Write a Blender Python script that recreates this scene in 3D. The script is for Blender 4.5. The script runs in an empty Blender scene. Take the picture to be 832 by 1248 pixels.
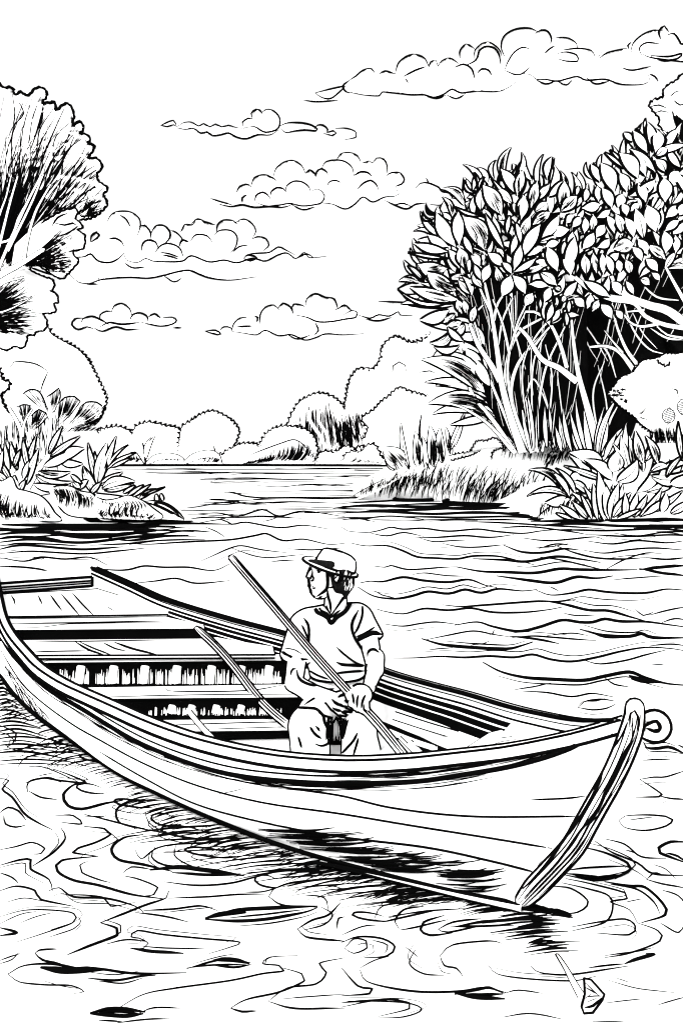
import bpy, math, random
import numpy as np
from mathutils import Vector, Matrix
from mathutils.bvhtree import BVHTree

random.seed(11)
np.random.seed(11)
R = math.radians
LW, LC = 1.32, 1.2                              # pen weights: strokes, rounded edges
scene = bpy.context.scene
COL = scene.collection

# ---------------------------------------------------------------- camera model
F, H, U0, V0 = 1200.0, 1.7, 416.0, 548.0        # focal length (px), eye height (m), principal column, horizon row
CAM = Vector((0, 0, H))


def W(u, v, d):
    """world point at depth d metres along the view axis"""
    return Vector(((u - U0) * d / F, d, H - (v - V0) * d / F))


def G(u, v, z=0.0):
    """world point on the level plane at height z"""
    return W(u, v, (H - z) * F / (v - V0))


cam_d = bpy.data.cameras.new('camera')
cam = bpy.data.objects.new('camera', cam_d)
COL.objects.link(cam)
cam.location = CAM
cam.rotation_euler = (R(90), 0, 0)
cam_d.sensor_fit = 'VERTICAL'
cam_d.sensor_height = 36.0
cam_d.sensor_width = 24.0
cam_d.lens = F / 1248 * 36.0
cam_d.shift_y = -(624 - V0) / 1248
cam_d.clip_end = 5000
cam_d.clip_start = 0.05
scene.camera = cam


# ---------------------------------------------------------------- materials
def mat(name, c, var=0.03, scale=6.0, rough=0.9):
    m = bpy.data.materials.new(name)
    m.use_nodes = True
    nt = m.node_tree
    b = nt.nodes['Principled BSDF']
    b.inputs['Roughness'].default_value = rough
    b.inputs['Specular IOR Level'].default_value = 0.0
    tc = nt.nodes.new('ShaderNodeTexCoord')
    no = nt.nodes.new('ShaderNodeTexNoise')
    no.inputs['Scale'].default_value = scale
    no.inputs['Detail'].default_value = 4.0
    rp = nt.nodes.new('ShaderNodeValToRGB')
    rp.color_ramp.elements[0].position = 0.3
    rp.color_ramp.elements[1].position = 0.7
    lo = [max(0.0, x - var) for x in c]
    rp.color_ramp.elements[0].color = (*lo, 1)
    rp.color_ramp.elements[1].color = (*c, 1)
    nt.links.new(tc.outputs['Object'], no.inputs['Vector'])
    nt.links.new(no.outputs['Fac'], rp.inputs['Fac'])
    nt.links.new(rp.outputs['Color'], b.inputs['Base Color'])
    return m


M_INK = mat('black_ink', (0.0006,) * 3, 0.0002)
M_WOOD = mat('white_painted_wood', (0.82,) * 3, 0.03, 3.0)
M_SKIN = mat('pale_skin', (0.82,) * 3, 0.02)
M_CLOTH = mat('white_cloth', (0.84,) * 3, 0.03, 20.0)
M_LEAF = mat('white_leaf', (0.82,) * 3, 0.04, 2.0)
M_BARK = mat('pale_bark', (0.82,) * 3, 0.04, 3.0)
M_CLOUD = mat('white_cloud', (0.88,) * 3, 0.01, 0.02, 1.0)
M_WATER = mat('pale_water', (0.82,) * 3, 0.02, 0.6)
M_EARTH = mat('pale_earth', (0.82,) * 3, 0.04, 1.0)
M_SHADE = mat('inner_shade', (0.001,) * 3, 0.0004, 4.0)  # black fill painted in for the shade inside the right trees


# ---------------------------------------------------------------- curves
def cr(pts, step=5.0, closed=False):
    """Catmull-Rom through pixel points, resampled about every step px"""
    P = [np.array(p[:2], float) for p in pts]
    n = len(P)
    if n < 3 and not closed:
        a, b = P[0], P[-1]
        k = max(1, int(np.linalg.norm(b - a) / step))
        return [a + (b - a) * i / k for i in range(k + 1)]
    out = []
    for i in range(n if closed else n - 1):
        p0 = P[(i - 1) % n] if closed or i > 0 else P[0] * 2 - P[1]
        p1, p2 = P[i % n], P[(i + 1) % n]
        p3 = P[(i + 2) % n] if closed or i + 2 < n else p2 * 2 - p1
        k = max(1, int(np.linalg.norm(p2 - p1) / step))
        for j in range(k):
            t = j / k
            out.append(0.5 * (2 * p1 + (p2 - p0) * t + (2 * p0 - 5 * p1 + 4 * p2 - p3) * t * t
                              + (3 * p1 - p0 - 3 * p2 + p3) * t ** 3))
    if not closed:
        out.append(P[-1])
    return out


def cr3(pts, k=8):
    """Catmull-Rom through 3-D points, k samples per span"""
    P = [np.array(p, float) for p in pts]
    n = len(P)
    out = []
    for i in range(n - 1):
        p0 = P[i - 1] if i > 0 else P[0] * 2 - P[1]
        p1, p2 = P[i], P[i + 1]
        p3 = P[i + 2] if i + 2 < n else p2 * 2 - p1
        for j in range(k):
            t = j / k
            out.append(0.5 * (2 * p1 + (p2 - p0) * t + (2 * p0 - 5 * p1 + 4 * p2 - p3) * t * t
                              + (3 * p1 - p0 - 3 * p2 + p3) * t ** 3))
    out.append(P[-1])
    return [Vector(p) for p in out]


def C(x0, y0, k, pts):
    """points read off an enlarged crop of the drawing -> drawing pixels"""
    return [(x0 + p[0] / k, y0 + p[1] / k) for p in pts]


def polyline_resample(P, n):
    P = np.array(P, float)
    s = np.concatenate([[0], np.cumsum(np.linalg.norm(np.diff(P, axis=0), axis=1))])
    q = np.linspace(0, s[-1], n)
    return np.stack([np.interp(q, s, P[:, i]) for i in range(P.shape[1])], 1)


# ---------------------------------------------------------------- mesh builder
class MB:
    def __init__(self, *mats):
        self.v, self.f, self.m = [], [], []
        self.mats = list(mats) or [M_LEAF]
        if M_INK not in self.mats:
            self.mats.append(M_INK)
        self.ik = self.mats.index(M_INK)
        self.bvh = None

    def add(self, vs, fs, m=0):
        o = len(self.v)
        self.v.extend([tuple(p) for p in vs])
        for f in fs:
            self.f.append(tuple(i + o for i in f))
            self.m.append(m)

    def tube(self, pts, rad, m=None, n=5):
        if m is None:
            m = self.ik
        pts = [Vector(p) for p in pts]
        if len(pts) < 2:
            return
        if not hasattr(rad, '__len__'):
            rad = [rad] * len(pts)
        T = []
        for i in range(len(pts)):
            d = pts[min(i + 1, len(pts) - 1)] - pts[max(i - 1, 0)]
            T.append(d.normalized() if d.length > 1e-9 else (T[-1] if T else Vector((1, 0, 0))))
        a = Vector((0, 0, 1)) if abs(T[0].z) < 0.9 else Vector((1, 0, 0))
        N = (a - T[0] * a.dot(T[0])).normalized()
        vs, fs = [], []
        for i, p in enumerate(pts):
            N = N - T[i] * N.dot(T[i])
            N = N.normalized() if N.length > 1e-6 else T[i].orthogonal().normalized()
            B = T[i].cross(N)
            for k in range(n):
                an = 2 * math.pi * k / n
                vs.append(p + (N * math.cos(an) + B * math.sin(an)) * rad[i])
        for i in range(len(pts) - 1):
            for k in range(n):
                fs.append((i * n + k, i * n + (k + 1) % n, (i + 1) * n + (k + 1) % n, (i + 1) * n + k))
        fs.append(tuple(range(n))[::-1])
        fs.append(tuple(range((len(pts) - 1) * n, len(pts) * n)))
        self.add(vs, fs, m)

    def freeze(self):
        self.bvh = BVHTree.FromPolygons([Vector(p) for p in self.v], self.f)
        return self

    def hit(self, u, v):
        d = (W(u, v, 1.0) - CAM).normalized()
        h = self.bvh.ray_cast(CAM, d)
        return h[0]

    def ink(self, pts, w=2.0, on=None, d=None, z=None, taper=0.35, step=5.0, smooth=True, m=None, lift=0.0, closed=False):
        """an ink stroke of w pixels laid on the frozen mesh (on), else on the plane at depth d or height z"""
        P = cr(pts, step, closed) if smooth else [np.array(p[:2], float) for p in pts]
        if closed:
            P = P + [P[0]]
        runs, cur = [], []
        for i, (u, v) in enumerate(P):
            q = None
            if on is not None:
                q = on.hit(u, v)
            if q is None and d is not None:
                q = W(u, v, d)
            if q is None and z is not None and v > V0 + 4:
                q = G(u, v, z)
            if q is None:
                if len(cur) > 1:
                    runs.append(cur)
                cur = []
            else:
                cur.append((q, i / max(1, len(P) - 1)))
        if len(cur) > 1:
            runs.append(cur)
        for r in runs:
            ps, rs = [], []
            for q, t in r:
                k = 1.0
                if taper > 0:
                    k = min(1.0, 0.36 + 0.8 * t / taper, 0.36 + 0.8 * (1 - t) / taper)
                rr = max(0.75 if z is not None and on is None else 0.35, w * k * LW) * 0.5 * q.y / F
                if z is not None and on is None:
                    q = q + Vector((0, 0, 0.75 * rr))
                else:
                    q = q + (CAM - q).normalized() * (lift + 0.6 * rr)
                ps.append(q)
                rs.append(rr)
            self.tube(ps, rs, m)

    def contour(self, w=2.0, minlen=6, faces=None):
        """ink beads along the smooth rounded edge of the mesh"""
        vs = np.array(self.v, float)
        fs = self.f if faces is None else faces
        tri = []
        for f in fs:
            for i in range(1, len(f) - 1):
                tri.append((f[0], f[i], f[i + 1]))
        tri = np.array(tri)
        e1 = vs[tri[:, 1]] - vs[tri[:, 0]]
        e2 = vs[tri[:, 2]] - vs[tri[:, 0]]
        fn = np.cross(e1, e2)
        vn = np.zeros_like(vs)
        for k in range(3):
            np.add.at(vn, tri[:, k], fn)
        g = np.einsum('ij,ij->i', vn, np.array(CAM) - vs) / (np.linalg.norm(vn, axis=1) + 1e-12)
        sg = g[tri] > 0
        mixed = np.where(sg.any(1) & ~sg.all(1))[0]
        segs, pos = {}, {}
        for ti in mixed:
            ks = []
            for a, b in ((0, 1), (1, 2), (2, 0)):
                i, j = int(tri[ti, a]), int(tri[ti, b])
                if (g[i] > 0) != (g[j] > 0):
                    k = (min(i, j), max(i, j))
                    if k not in pos:
                        t = g[k[0]] / (g[k[0]] - g[k[1]])
                        pos[k] = vs[k[0]] * (1 - t) + vs[k[1]] * t
                    ks.append(k)
            if len(ks) == 2:
                segs.setdefault(ks[0], []).append(ks[1])
                segs.setdefault(ks[1], []).append(ks[0])
        used = set()
        lines = []
        for start in sorted(segs, key=lambda k: len(segs[k])):
            if start in used:
                continue
            line = [start]
            used.add(start)
            cur = start
            while True:
                nx = [k for k in segs[cur] if k not in used]
                if not nx:
                    if len(line) > 2 and start in segs[cur]:
                        line.append(start)
                    break
                cur = nx[0]
                used.add(cur)
                line.append(cur)
            if len(line) >= minlen:
                lines.append([pos[k] for k in line])
        for L in lines:
            L = np.array(L)
            closed = np.allclose(L[0], L[-1])
            for _ in range(2):
                M_ = L.copy()
                M_[1:-1] = (L[:-2] + 2 * L[1:-1] + L[2:]) / 4
                L = M_
            ln = np.linalg.norm(np.diff(L, axis=0), axis=1).sum()
            stepm = 5.0 * L[:, 1].mean() / F
            if ln < 1.5 * stepm:
                continue
            L = polyline_resample(L, max(4, int(ln / stepm)))
            self.tube([Vector(p) for p in L], [w * LC * 0.5 * p[1] / F for p in L])

    def box(self, c, m=0):
        """eight corners: bottom 4 then top 4"""
        self.add(c, [(0, 3, 2, 1), (4, 5, 6, 7), (0, 1, 5, 4), (1, 2, 6, 5), (2, 3, 7, 6), (3, 0, 4, 7)], m)

    def build(self, name, parent=None, label=None, cat=None, group=None, kind=None, smooth=True):
        vs = np.array(self.v, float)
        if parent is None:
            lo, hi = vs.min(0), vs.max(0)
            org = np.array([(lo[0] + hi[0]) / 2, (lo[1] + hi[1]) / 2, lo[2]])
        else:
            org = np.array(ORG[parent.name])
        me = bpy.data.meshes.new(name)
        me.from_pydata([tuple(p) for p in vs - org], [], self.f)
        for m in self.mats:
            me.materials.append(m)
        me.polygons.foreach_set('material_index', self.m)
        if smooth:
            me.polygons.foreach_set('use_smooth', [True] * len(me.polygons))
        me.update()
        o = bpy.data.objects.new(name, me)
        COL.objects.link(o)
        if parent is None:
            o.location = org
        else:
            o.parent = parent
        ORG[o.name] = tuple(org)
        tag(o, label, cat, group, kind)
        return o


ORG = {}


def tag(o, label=None, cat=None, group=None, kind=None):
    if label:
        o['label'] = label
    if cat:
        o['category'] = cat
    if group:
        o['group'] = group
    if kind:
        o['kind'] = kind
    return o


def thing(name, loc, label, cat, group=None):
    o = bpy.data.objects.new(name, None)
    o.empty_display_size = 0.2
    COL.objects.link(o)
    o.location = loc
    ORG[o.name] = tuple(loc)
    return tag(o, label, cat, group)


# ---------------------------------------------------------------- shapes shared by the planting
def relief(mb, outline, d, thick, m=0, rings=7, centre=None):
    """rounded solid with the given outline (pixels, at depth d), bulging both ways"""
    O = np.array(outline, float)
    c = np.array(centre, float) if centre is not None else O.mean(0)
    n = len(O)
    vs, fs = [], []
    for side in (-1, 1):
        base = len(vs)
        for k in range(rings + 1):
            t = math.sin(k / rings * math.pi / 2)
            dy = side * thick * math.sqrt(max(0.0, 1 - t * t))
            for i in range(n):
                p = W(*(c + (O[i] - c) * t), d)
                p.y += dy
                vs.append(p)
                if k == 0:
                    continue
            if k:
                for i in range(n):
                    j = (i + 1) % n
                    q = (base + (k - 1) * n + i, base + (k - 1) * n + j, base + k * n + j, base + k * n + i)
                    fs.append(q if side > 0 else q[::-1])
    mb.add(vs, fs, m)


def crinkle(pts, amp=2.2, wl=5.0, step=1.4):
    """turn a smooth outline into a curly leafy one"""
    P = cr(pts, step)
    out = []
    ph = random.random() * 6
    for i, p in enumerate(P):
        a = P[max(0, i - 2)]
        b = P[min(len(P) - 1, i + 2)]
        t = b - a
        ln = np.linalg.norm(t) + 1e-6
        t = t / ln
        nrm = np.array((t[1], -t[0]))
        ph += step / wl * 2 * math.pi * random.uniform(0.7, 1.3)
        k = amp * random.uniform(0.6, 1.2)
        out.append(p + nrm * k * math.sin(ph) + t * k * 0.75 * math.cos(ph * 0.97 + 0.4))
    return out


def leaf(mb, base, tip, w, d, bend=0.0, ink=2.0, fill=0, vein=False, hatch=0.0, camber=0.5, n=8, belly=0.8):
    """one leaf blade: pale inside, black rim; base, tip in pixels"""
    a, b = np.array(base, float), np.array(tip, float)
    L = np.linalg.norm(b - a)
    t = (b - a) / (L + 1e-6)
    nr = np.array((-t[1], t[0]))
    px = d / F
    cols = [[], [], [], []]
    half = w / 2
    for i in range(n + 1):
        s = i / n
        c = a + (b - a) * s + nr * bend * L * 4 * s * (1 - s)
        hw = half * math.sin(math.pi * min(1, s ** belly)) ** 0.8 if 0 < s < 1 else 0.0
        ho = hw + ink * 0.5
        hi = max(0.0, hw - ink * 0.5)
        for k, off in enumerate((-ho, -hi, hi, ho)):
            q = W(*(c + nr * off), d)
            q.y += -camber * px * w * math.sin(math.pi * s) + abs(off) * px * 0.35
            cols[k].append(q)
    vs = [p for c_ in cols for p in c_]
    k = n + 1
    for s, m in ((0, mb.ik), (1, fill), (2, mb.ik)):
        fs = [(s * k + i, s * k + i + 1, (s + 1) * k + i + 1, (s + 1) * k + i) for i in range(n)]
        # split so every strip is its own faces on shared points
        o = len(mb.v)
        if s == 0:
            mb.v.extend([tuple(p) for p in vs])
            base_i = o
        for f in fs:
            mb.f.append(tuple(base_i + i for i in f))
            mb.m.append(m)
    def pt(s, off):
        c = a + (b - a) * s + nr * bend * L * 4 * s * (1 - s)
        q = W(*(c + nr * off), d)
        q.y += -camber * px * w * math.sin(math.pi * s) + abs(off) * px * 0.35 - 0.4 * px
        return q
    if vein:
        mb.tube([pt(s, 0) for s in (0.02, 0.25, 0.5, 0.75, 0.9)], [px * x for x in (0.8, 0.7, 0.5, 0.35, 0.15)], n=4)
    if hatch > 0:
        k = int(L * hatch)
        for _ in range(k):
            s0 = random.uniform(0.05, 0.45)
            s1 = s0 + random.uniform(0.2, 0.45)
            o0 = random.uniform(-0.8, 0.8) * half * 0.8
            mb.tube([pt(s0 + (s1 - s0) * q, o0 * (1 - 0.2 * q)) for q in (0, 0.5, 1)], [px * x for x in (0.55, 0.5, 0.15)], n=4)


def limb(mb, pts, w0, w1, d, m=0, ink=1.6, d1=None):
    """pale branch with inked edges, drawn through pixel points from thick to thin"""
    P = cr(pts, 6.0)
    n = len(P)
    d1 = d if d1 is None else d1
    ps = [W(p[0], p[1], d + (d1 - d) * i / (n - 1)) for i, p in enumerate(P)]
    rs = [(w0 + (w1 - w0) * i / (n - 1)) * 0.5 * ps[i].y / F for i in range(n)]
    mb.tube(ps, rs, m, n=8)
    for s in (-1, 1):
        e = []
        for i in range(n):
            t = P[min(n - 1, i + 1)] - P[max(0, i - 1)]
            t = t / (np.linalg.norm(t) + 1e-6)
            q = ps[i] + Vector((-t[1], 0, -t[0])) * (s * rs[i])
            e.append(q)
        mb.tube(e, [ink * 0.5 * q.y / F for q in e], n=4)


def hatch_fan(mb, on, org, a0, a1, r0, r1, n, w=1.4, curve=0.1, d=None, jr=0.3):
    """radiating ink strokes about a pixel origin"""
    for _ in range(n):
        a = R(random.uniform(a0, a1))
        k0 = r0 * random.uniform(1 - jr, 1 + jr)
        k1 = r1 * random.uniform(1 - jr * 1.5, 1)
        if k1 <= k0:
            continue
        c = random.uniform(-curve, curve)
        pts = []
        for s in (0, 0.5, 1):
            rr = k0 + (k1 - k0) * s
            aa = a + c * s * s
            pts.append((org[0] + rr * math.cos(aa), org[1] - rr * math.sin(aa)))
        mb.ink(pts, w * random.uniform(0.6, 1.3), on=on, d=d, taper=0.6, step=8)
# ================================================================ clouds
def cloud(d, strokes, w, label, thick=0.35):
    """solid cloud filling the envelope of its strokes, with the strokes on it"""
    mb = MB(M_CLOUD)
    pts = [p for s in strokes for p in cr(s, 2.0)]
    us = np.array([p[0] for p in pts])
    vs = np.array([p[1] for p in pts])
    lo, hi = us.min(), us.max()
    nb = max(10, int((hi - lo) / 7))
    cols = []
    for i in range(nb + 1):
        u = lo + (hi - lo) * i / nb
        s = np.abs(us - u) < 6
        if s.any():
            cols.append((u, vs[s].min() + 1.0, vs[s].max() - 1.0))
    rows = []
    V, Fc = [], []
    n = 16
    for u, a, b in cols:
        c, h = (a + b) / 2, max(0.6, (b - a) / 2)
        for k in range(n):
            an = 2 * math.pi * k / n
            q = W(u, c - h * math.sin(an), d)
            q.y -= math.cos(an) * h * d / F * thick * 2
            V.append(q)
    for i in range(len(cols) - 1):
        for k in range(n):
            Fc.append((i * n + k, i * n + (k + 1) % n, (i + 1) * n + (k + 1) % n, (i + 1) * n + k))
    Fc.append(tuple(range(n)))
    Fc.append(tuple(range((len(cols) - 1) * n, len(cols) * n)))
    mb.add(V, Fc)
    mb.freeze()
    for s in strokes:
        mb.ink(s, w * random.uniform(0.85, 1.2), on=mb, d=d, taper=0.3, step=3.0, lift=1.0)
    return mb.build('cloud', None, label, 'cloud', 'clouds in the sky')


R1 = lambda L: [C(370, 20, 1.8, s) for s in L]
R2 = lambda L: [C(180, 120, 2.08, s) for s in L]
R3 = lambda L: [C(80, 245, 1.89, s) for s in L]
cloud(330, R1([
    [(0, 184), (30, 187), (75, 184)], [(25, 168), (40, 178), (60, 180), (85, 160), (90, 153), (60, 159), (25, 168)],
    [(100, 140), (86, 152), (90, 163), (100, 168)], [(100, 140), (115, 130), (130, 118), (148, 115), (156, 124)],
    [(96, 165), (130, 172), (165, 174), (172, 166), (200, 168), (235, 172), (262, 172), (285, 178), (305, 172), (325, 160), (345, 168), (380, 164), (420, 165), (445, 158), (468, 142)],
    [(262, 172), (290, 180), (312, 173)], [(312, 172), (335, 180), (355, 170)], [(165, 127), (178, 120), (200, 126)],
    [(200, 126), (207, 103), (225, 88), (245, 84), (265, 92), (274, 110)], [(218, 132), (245, 118), (268, 110)], [(230, 148), (222, 134)],
    [(274, 112), (278, 100), (290, 98), (294, 108)], [(294, 110), (302, 98), (322, 92), (340, 104)], [(330, 112), (350, 105), (368, 115), (375, 138)],
    [(342, 92), (342, 75), (355, 62), (368, 66), (375, 72)], [(372, 95), (375, 75), (390, 60), (410, 58), (428, 72), (434, 88)],
    [(355, 108), (378, 95), (385, 75), (400, 66), (418, 70), (428, 85), (432, 110)], [(380, 125), (390, 115), (405, 118), (412, 130)],
    [(440, 88), (432, 65), (440, 42), (465, 28), (495, 26), (515, 35)], [(507, 38), (520, 30), (535, 33), (543, 48), (540, 60)],
    [(497, 72), (480, 68), (462, 78), (448, 98), (440, 118)], [(440, 118), (465, 128), (482, 124), (497, 108)], [(527, 82), (540, 70), (550, 65)],
    [(552, 46), (580, 48), (598, 60), (600, 70)], [(555, 82), (575, 78), (598, 85), (600, 98), (575, 98), (556, 93)],
    [(565, 74), (602, 70), (630, 75), (638, 88)], [(645, 88), (652, 80)], [(648, 92), (665, 80), (700, 72), (715, 72)],
    [(482, 126), (497, 128), (510, 138), (530, 138), (555, 142), (580, 136), (600, 132), (620, 140), (660, 138), (690, 148), (720, 150), (745, 148), (757, 140), (755, 128)],
    [(510, 140), (530, 148), (550, 143)], [(555, 142), (575, 150), (590, 138)], [(620, 135), (640, 148), (670, 142)], [(695, 112), (720, 118), (760, 110)],
    [(757, 126), (770, 132), (776, 142)]]), 1.9, 'long high cloud at the upper right, its billows rising to one tall round puff')
cloud(300, R1([
    [(718, 78), (720, 62), (735, 45), (760, 32), (790, 30)], [(740, 85), (735, 70), (750, 58), (780, 60)], [(782, 50), (778, 32), (790, 22), (800, 34)],
    [(798, 40), (812, 38), (824, 55), (826, 60), (850, 62)], [(760, 88), (790, 98), (820, 92), (828, 82), (800, 88), (760, 86)],
    [(712, 72), (710, 64), (718, 56)], [(740, 82), (760, 90), (800, 96), (840, 100), (860, 98)]]), 1.9,
    'compact cloud cut by the right edge above the corner tree crown')
cloud(350, R2([
    [(33, 68), (65, 56), (74, 72)], [(33, 68), (50, 71), (66, 67), (74, 72)], [(75, 72), (90, 62), (110, 60), (130, 70), (142, 64), (158, 72), (172, 65), (188, 72), (205, 68), (225, 74), (245, 76)],
    [(75, 74), (95, 78), (115, 76), (135, 88), (150, 85), (165, 94), (185, 92), (205, 88), (225, 98), (250, 102), (280, 92), (310, 92), (335, 78)],
    [(240, 72), (240, 60), (255, 50), (266, 52)], [(265, 50), (262, 38), (275, 28), (287, 32), (290, 38)],
    [(287, 38), (300, 28), (320, 32), (334, 48), (334, 68), (325, 80), (300, 86), (285, 80), (272, 72), (245, 74)],
    [(335, 70), (355, 62), (390, 62), (415, 68), (430, 78), (425, 82), (400, 80), (375, 82), (350, 86), (337, 76)],
    [(422, 78), (430, 68), (445, 68), (456, 78), (455, 86), (470, 82), (478, 88), (468, 94), (445, 88)], [(475, 76), (505, 76), (528, 86), (528, 98), (500, 104)]]), 1.9,
    'thin wavy streak of cloud with one small round puff standing on it')
cloud(340, R2([
    [(160, 254), (185, 262), (215, 270)], [(182, 268), (210, 274), (240, 270), (270, 276), (310, 274), (340, 276), (365, 270)],
    [(225, 238), (235, 222), (255, 218), (262, 224)], [(240, 265), (240, 252), (252, 244)], [(262, 222), (270, 202), (295, 194), (318, 202), (328, 210)],
    [(318, 200), (325, 178), (345, 162), (370, 158), (390, 170), (400, 190)], [(272, 262), (275, 246), (292, 238), (305, 246), (312, 256)],
    [(314, 250), (312, 238), (328, 226), (345, 230), (352, 238)], [(350, 236), (352, 222), (370, 210), (392, 212), (408, 224), (412, 236)],
    [(412, 236), (432, 230), (448, 246), (440, 264), (418, 270), (390, 272), (360, 266), (335, 270), (300, 272), (272, 262)], [(365, 270), (395, 282), (425, 274)],
    [(400, 190), (410, 182), (424, 190), (425, 198)], [(425, 200), (428, 186), (440, 178), (455, 188), (456, 194)],
    [(440, 178), (450, 162), (475, 156), (500, 160), (518, 175), (522, 195)], [(478, 156), (488, 142), (510, 138), (532, 146), (540, 162)],
    [(542, 164), (560, 160), (570, 162)], [(568, 165), (580, 152), (598, 154), (606, 170), (606, 190)], [(522, 196), (540, 186), (558, 188), (568, 198)],
    [(454, 222), (462, 210), (478, 208), (490, 214)], [(530, 232), (545, 216), (565, 208), (580, 220), (584, 232)], [(602, 198), (618, 188), (640, 190), (650, 206), (642, 218), (630, 222), (632, 236)],
    [(440, 264), (468, 268), (500, 280), (525, 268), (545, 250), (570, 262), (600, 250), (625, 248), (642, 238)], [(600, 258), (625, 270), (655, 280), (680, 268), (710, 264)],
    [(625, 270), (645, 266), (665, 272)], [(678, 228), (690, 216), (710, 214), (738, 226), (745, 236), (765, 240), (772, 250), (760, 264), (740, 270), (715, 268)],
    [(705, 202), (712, 214)], [(768, 262), (800, 254), (822, 254)]]), 2.0, 'heaped middle cloud of many billows reaching towards the leafy tree top')
cloud(320, R3([
    [(95, 50), (105, 32), (125, 24), (150, 26), (170, 40), (172, 60), (165, 80)], [(125, 32), (140, 42), (150, 60)], [(58, 95), (60, 80), (72, 72), (78, 78), (72, 86), (58, 95)],
    [(98, 88), (115, 86), (130, 95), (135, 105)], [(168, 60), (182, 56), (195, 70), (195, 88)], [(197, 75), (205, 60), (222, 56), (238, 66), (240, 85), (225, 102)],
    [(242, 68), (255, 72), (270, 88), (268, 95)], [(265, 72), (275, 55), (292, 55), (298, 50)], [(290, 52), (305, 42), (320, 48), (345, 55)],
    [(348, 72), (350, 55), (365, 44), (385, 46), (395, 52)], [(390, 50), (410, 42), (430, 52), (438, 70), (430, 85)], [(262, 105), (268, 90), (285, 95)],
    [(288, 92), (300, 78), (325, 80), (338, 95)], [(340, 80), (355, 68), (380, 68), (395, 82), (392, 105), (378, 122)], [(175, 115), (178, 98), (190, 90), (208, 95), (214, 110)],
    [(205, 120), (220, 102), (240, 98), (262, 108), (272, 130)], [(428, 88), (445, 82), (462, 88), (468, 102), (455, 115)], [(385, 118), (400, 105), (420, 102)],
    [(218, 118), (240, 122), (262, 130)], [(222, 124), (242, 128), (260, 134)],
    [(412, 130), (425, 122), (450, 120), (470, 118), (490, 106), (505, 112), (530, 125)],
    [(25, 130), (45, 128), (58, 122), (75, 138), (100, 142), (120, 134), (135, 120)],
    [(135, 120), (140, 135), (165, 142), (185, 132), (200, 138), (235, 140), (270, 138), (290, 126), (330, 140), (365, 136), (395, 142), (430, 132), (460, 138), (490, 124), (510, 120), (530, 132), (550, 118), (560, 130), (600, 128)],
    [(135, 142), (155, 154), (185, 152)], [(410, 132), (420, 124), (440, 130), (425, 138), (410, 132)], [(530, 132), (555, 122), (570, 130)],
    [(10, 170), (30, 186), (55, 190), (80, 182), (110, 178), (150, 176), (190, 178), (225, 172), (255, 164), (285, 160), (310, 170), (335, 178), (380, 182), (440, 174)],
    [(75, 176), (78, 183)], [(50, 192), (75, 191)], [(225, 172), (250, 186), (270, 176)]]), 2.0, 'broad billowing cloud beside the fan shaped tree, with a flat roll beneath it')
cloud(310, R3([
    [(40, 270), (22, 272), (15, 285), (30, 296), (50, 290), (65, 294)], [(35, 282), (40, 272), (62, 266), (85, 275), (100, 285)], [(80, 276), (80, 262), (95, 254), (108, 254)],
    [(106, 256), (112, 242), (130, 236), (148, 248), (152, 262)], [(148, 275), (155, 262), (172, 258), (188, 266), (190, 278)], [(190, 268), (205, 260), (220, 270)],
    [(218, 270), (245, 268), (256, 275), (245, 284), (220, 288), (195, 284), (170, 278)], [(80, 290), (100, 280), (130, 284), (170, 280)],
    [(65, 292), (85, 300), (115, 290), (140, 296), (172, 294)], [(248, 292), (268, 292)]]), 2.0, 'small low cloud with three puffs above the round bush on the left')
cloud(300, R3([
    [(320, 300), (345, 298), (358, 306), (350, 308), (320, 300)], [(355, 298), (365, 290), (380, 292), (385, 300)], [(382, 300), (388, 282), (402, 270), (418, 268)],
    [(440, 280), (442, 268), (434, 264)], [(448, 285), (448, 262), (460, 245), (480, 240), (492, 250)], [(488, 248), (500, 236), (518, 244), (524, 260)],
    [(520, 250), (525, 238), (545, 240), (550, 244)], [(552, 242), (555, 226), (575, 214), (598, 222), (618, 226), (626, 248), (618, 252)], [(625, 250), (642, 240), (656, 250), (660, 254)],
    [(640, 262), (660, 252), (672, 258), (668, 268), (645, 272), (610, 278), (580, 278), (555, 268), (525, 262)], [(672, 262), (700, 270), (720, 262), (745, 265), (765, 255), (770, 262), (798, 264)],
    [(690, 272), (720, 276), (750, 268)], [(385, 300), (410, 304), (440, 308), (460, 298), (490, 310), (520, 308), (550, 320), (575, 315), (600, 306), (640, 308), (685, 305)],
    [(510, 308), (535, 318), (565, 308)], [(575, 280), (582, 298), (570, 310)], [(395, 290), (430, 288)], [(720, 232), (740, 232), (790, 234), (832, 233)]]), 2.0,
    'low cloud over the middle of the river with long tapering tails')


# ================================================================ far bank and pale bushes
def bush(outline, close, d, label, name='bush', w=2.0, amp=1.9, wl=5.5, thick=None, hatch=None, extra=(), cat='bush', group=None, crink=True, kindmat=None):
    """pale rounded bush: outline (open, inked) closed along the pixels in close"""
    mb = MB(kindmat or M_LEAF)
    smooth_o = cr(outline, 4.0)
    O = smooth_o + [np.array(p, float) for p in close]
    wpx = max(p[0] for p in O) - min(p[0] for p in O)
    relief(mb, O, d, thick if thick else 0.3 * wpx * d / F)
    mb.freeze()
    line = crinkle(outline, amp, wl) if crink else smooth_o
    mb.ink(line, w, on=mb, d=d - 0.02, taper=0.06, smooth=False)
    for e in extra:
        pts, ww = (e, 1.6) if not isinstance(e[-1], (int, float)) else (e[0], e[1])
        mb.ink(pts, ww, on=mb, d=d, taper=0.4)
    if hatch:
        hatch(mb)
    return mb.build(name, None, label, cat, group)


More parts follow.
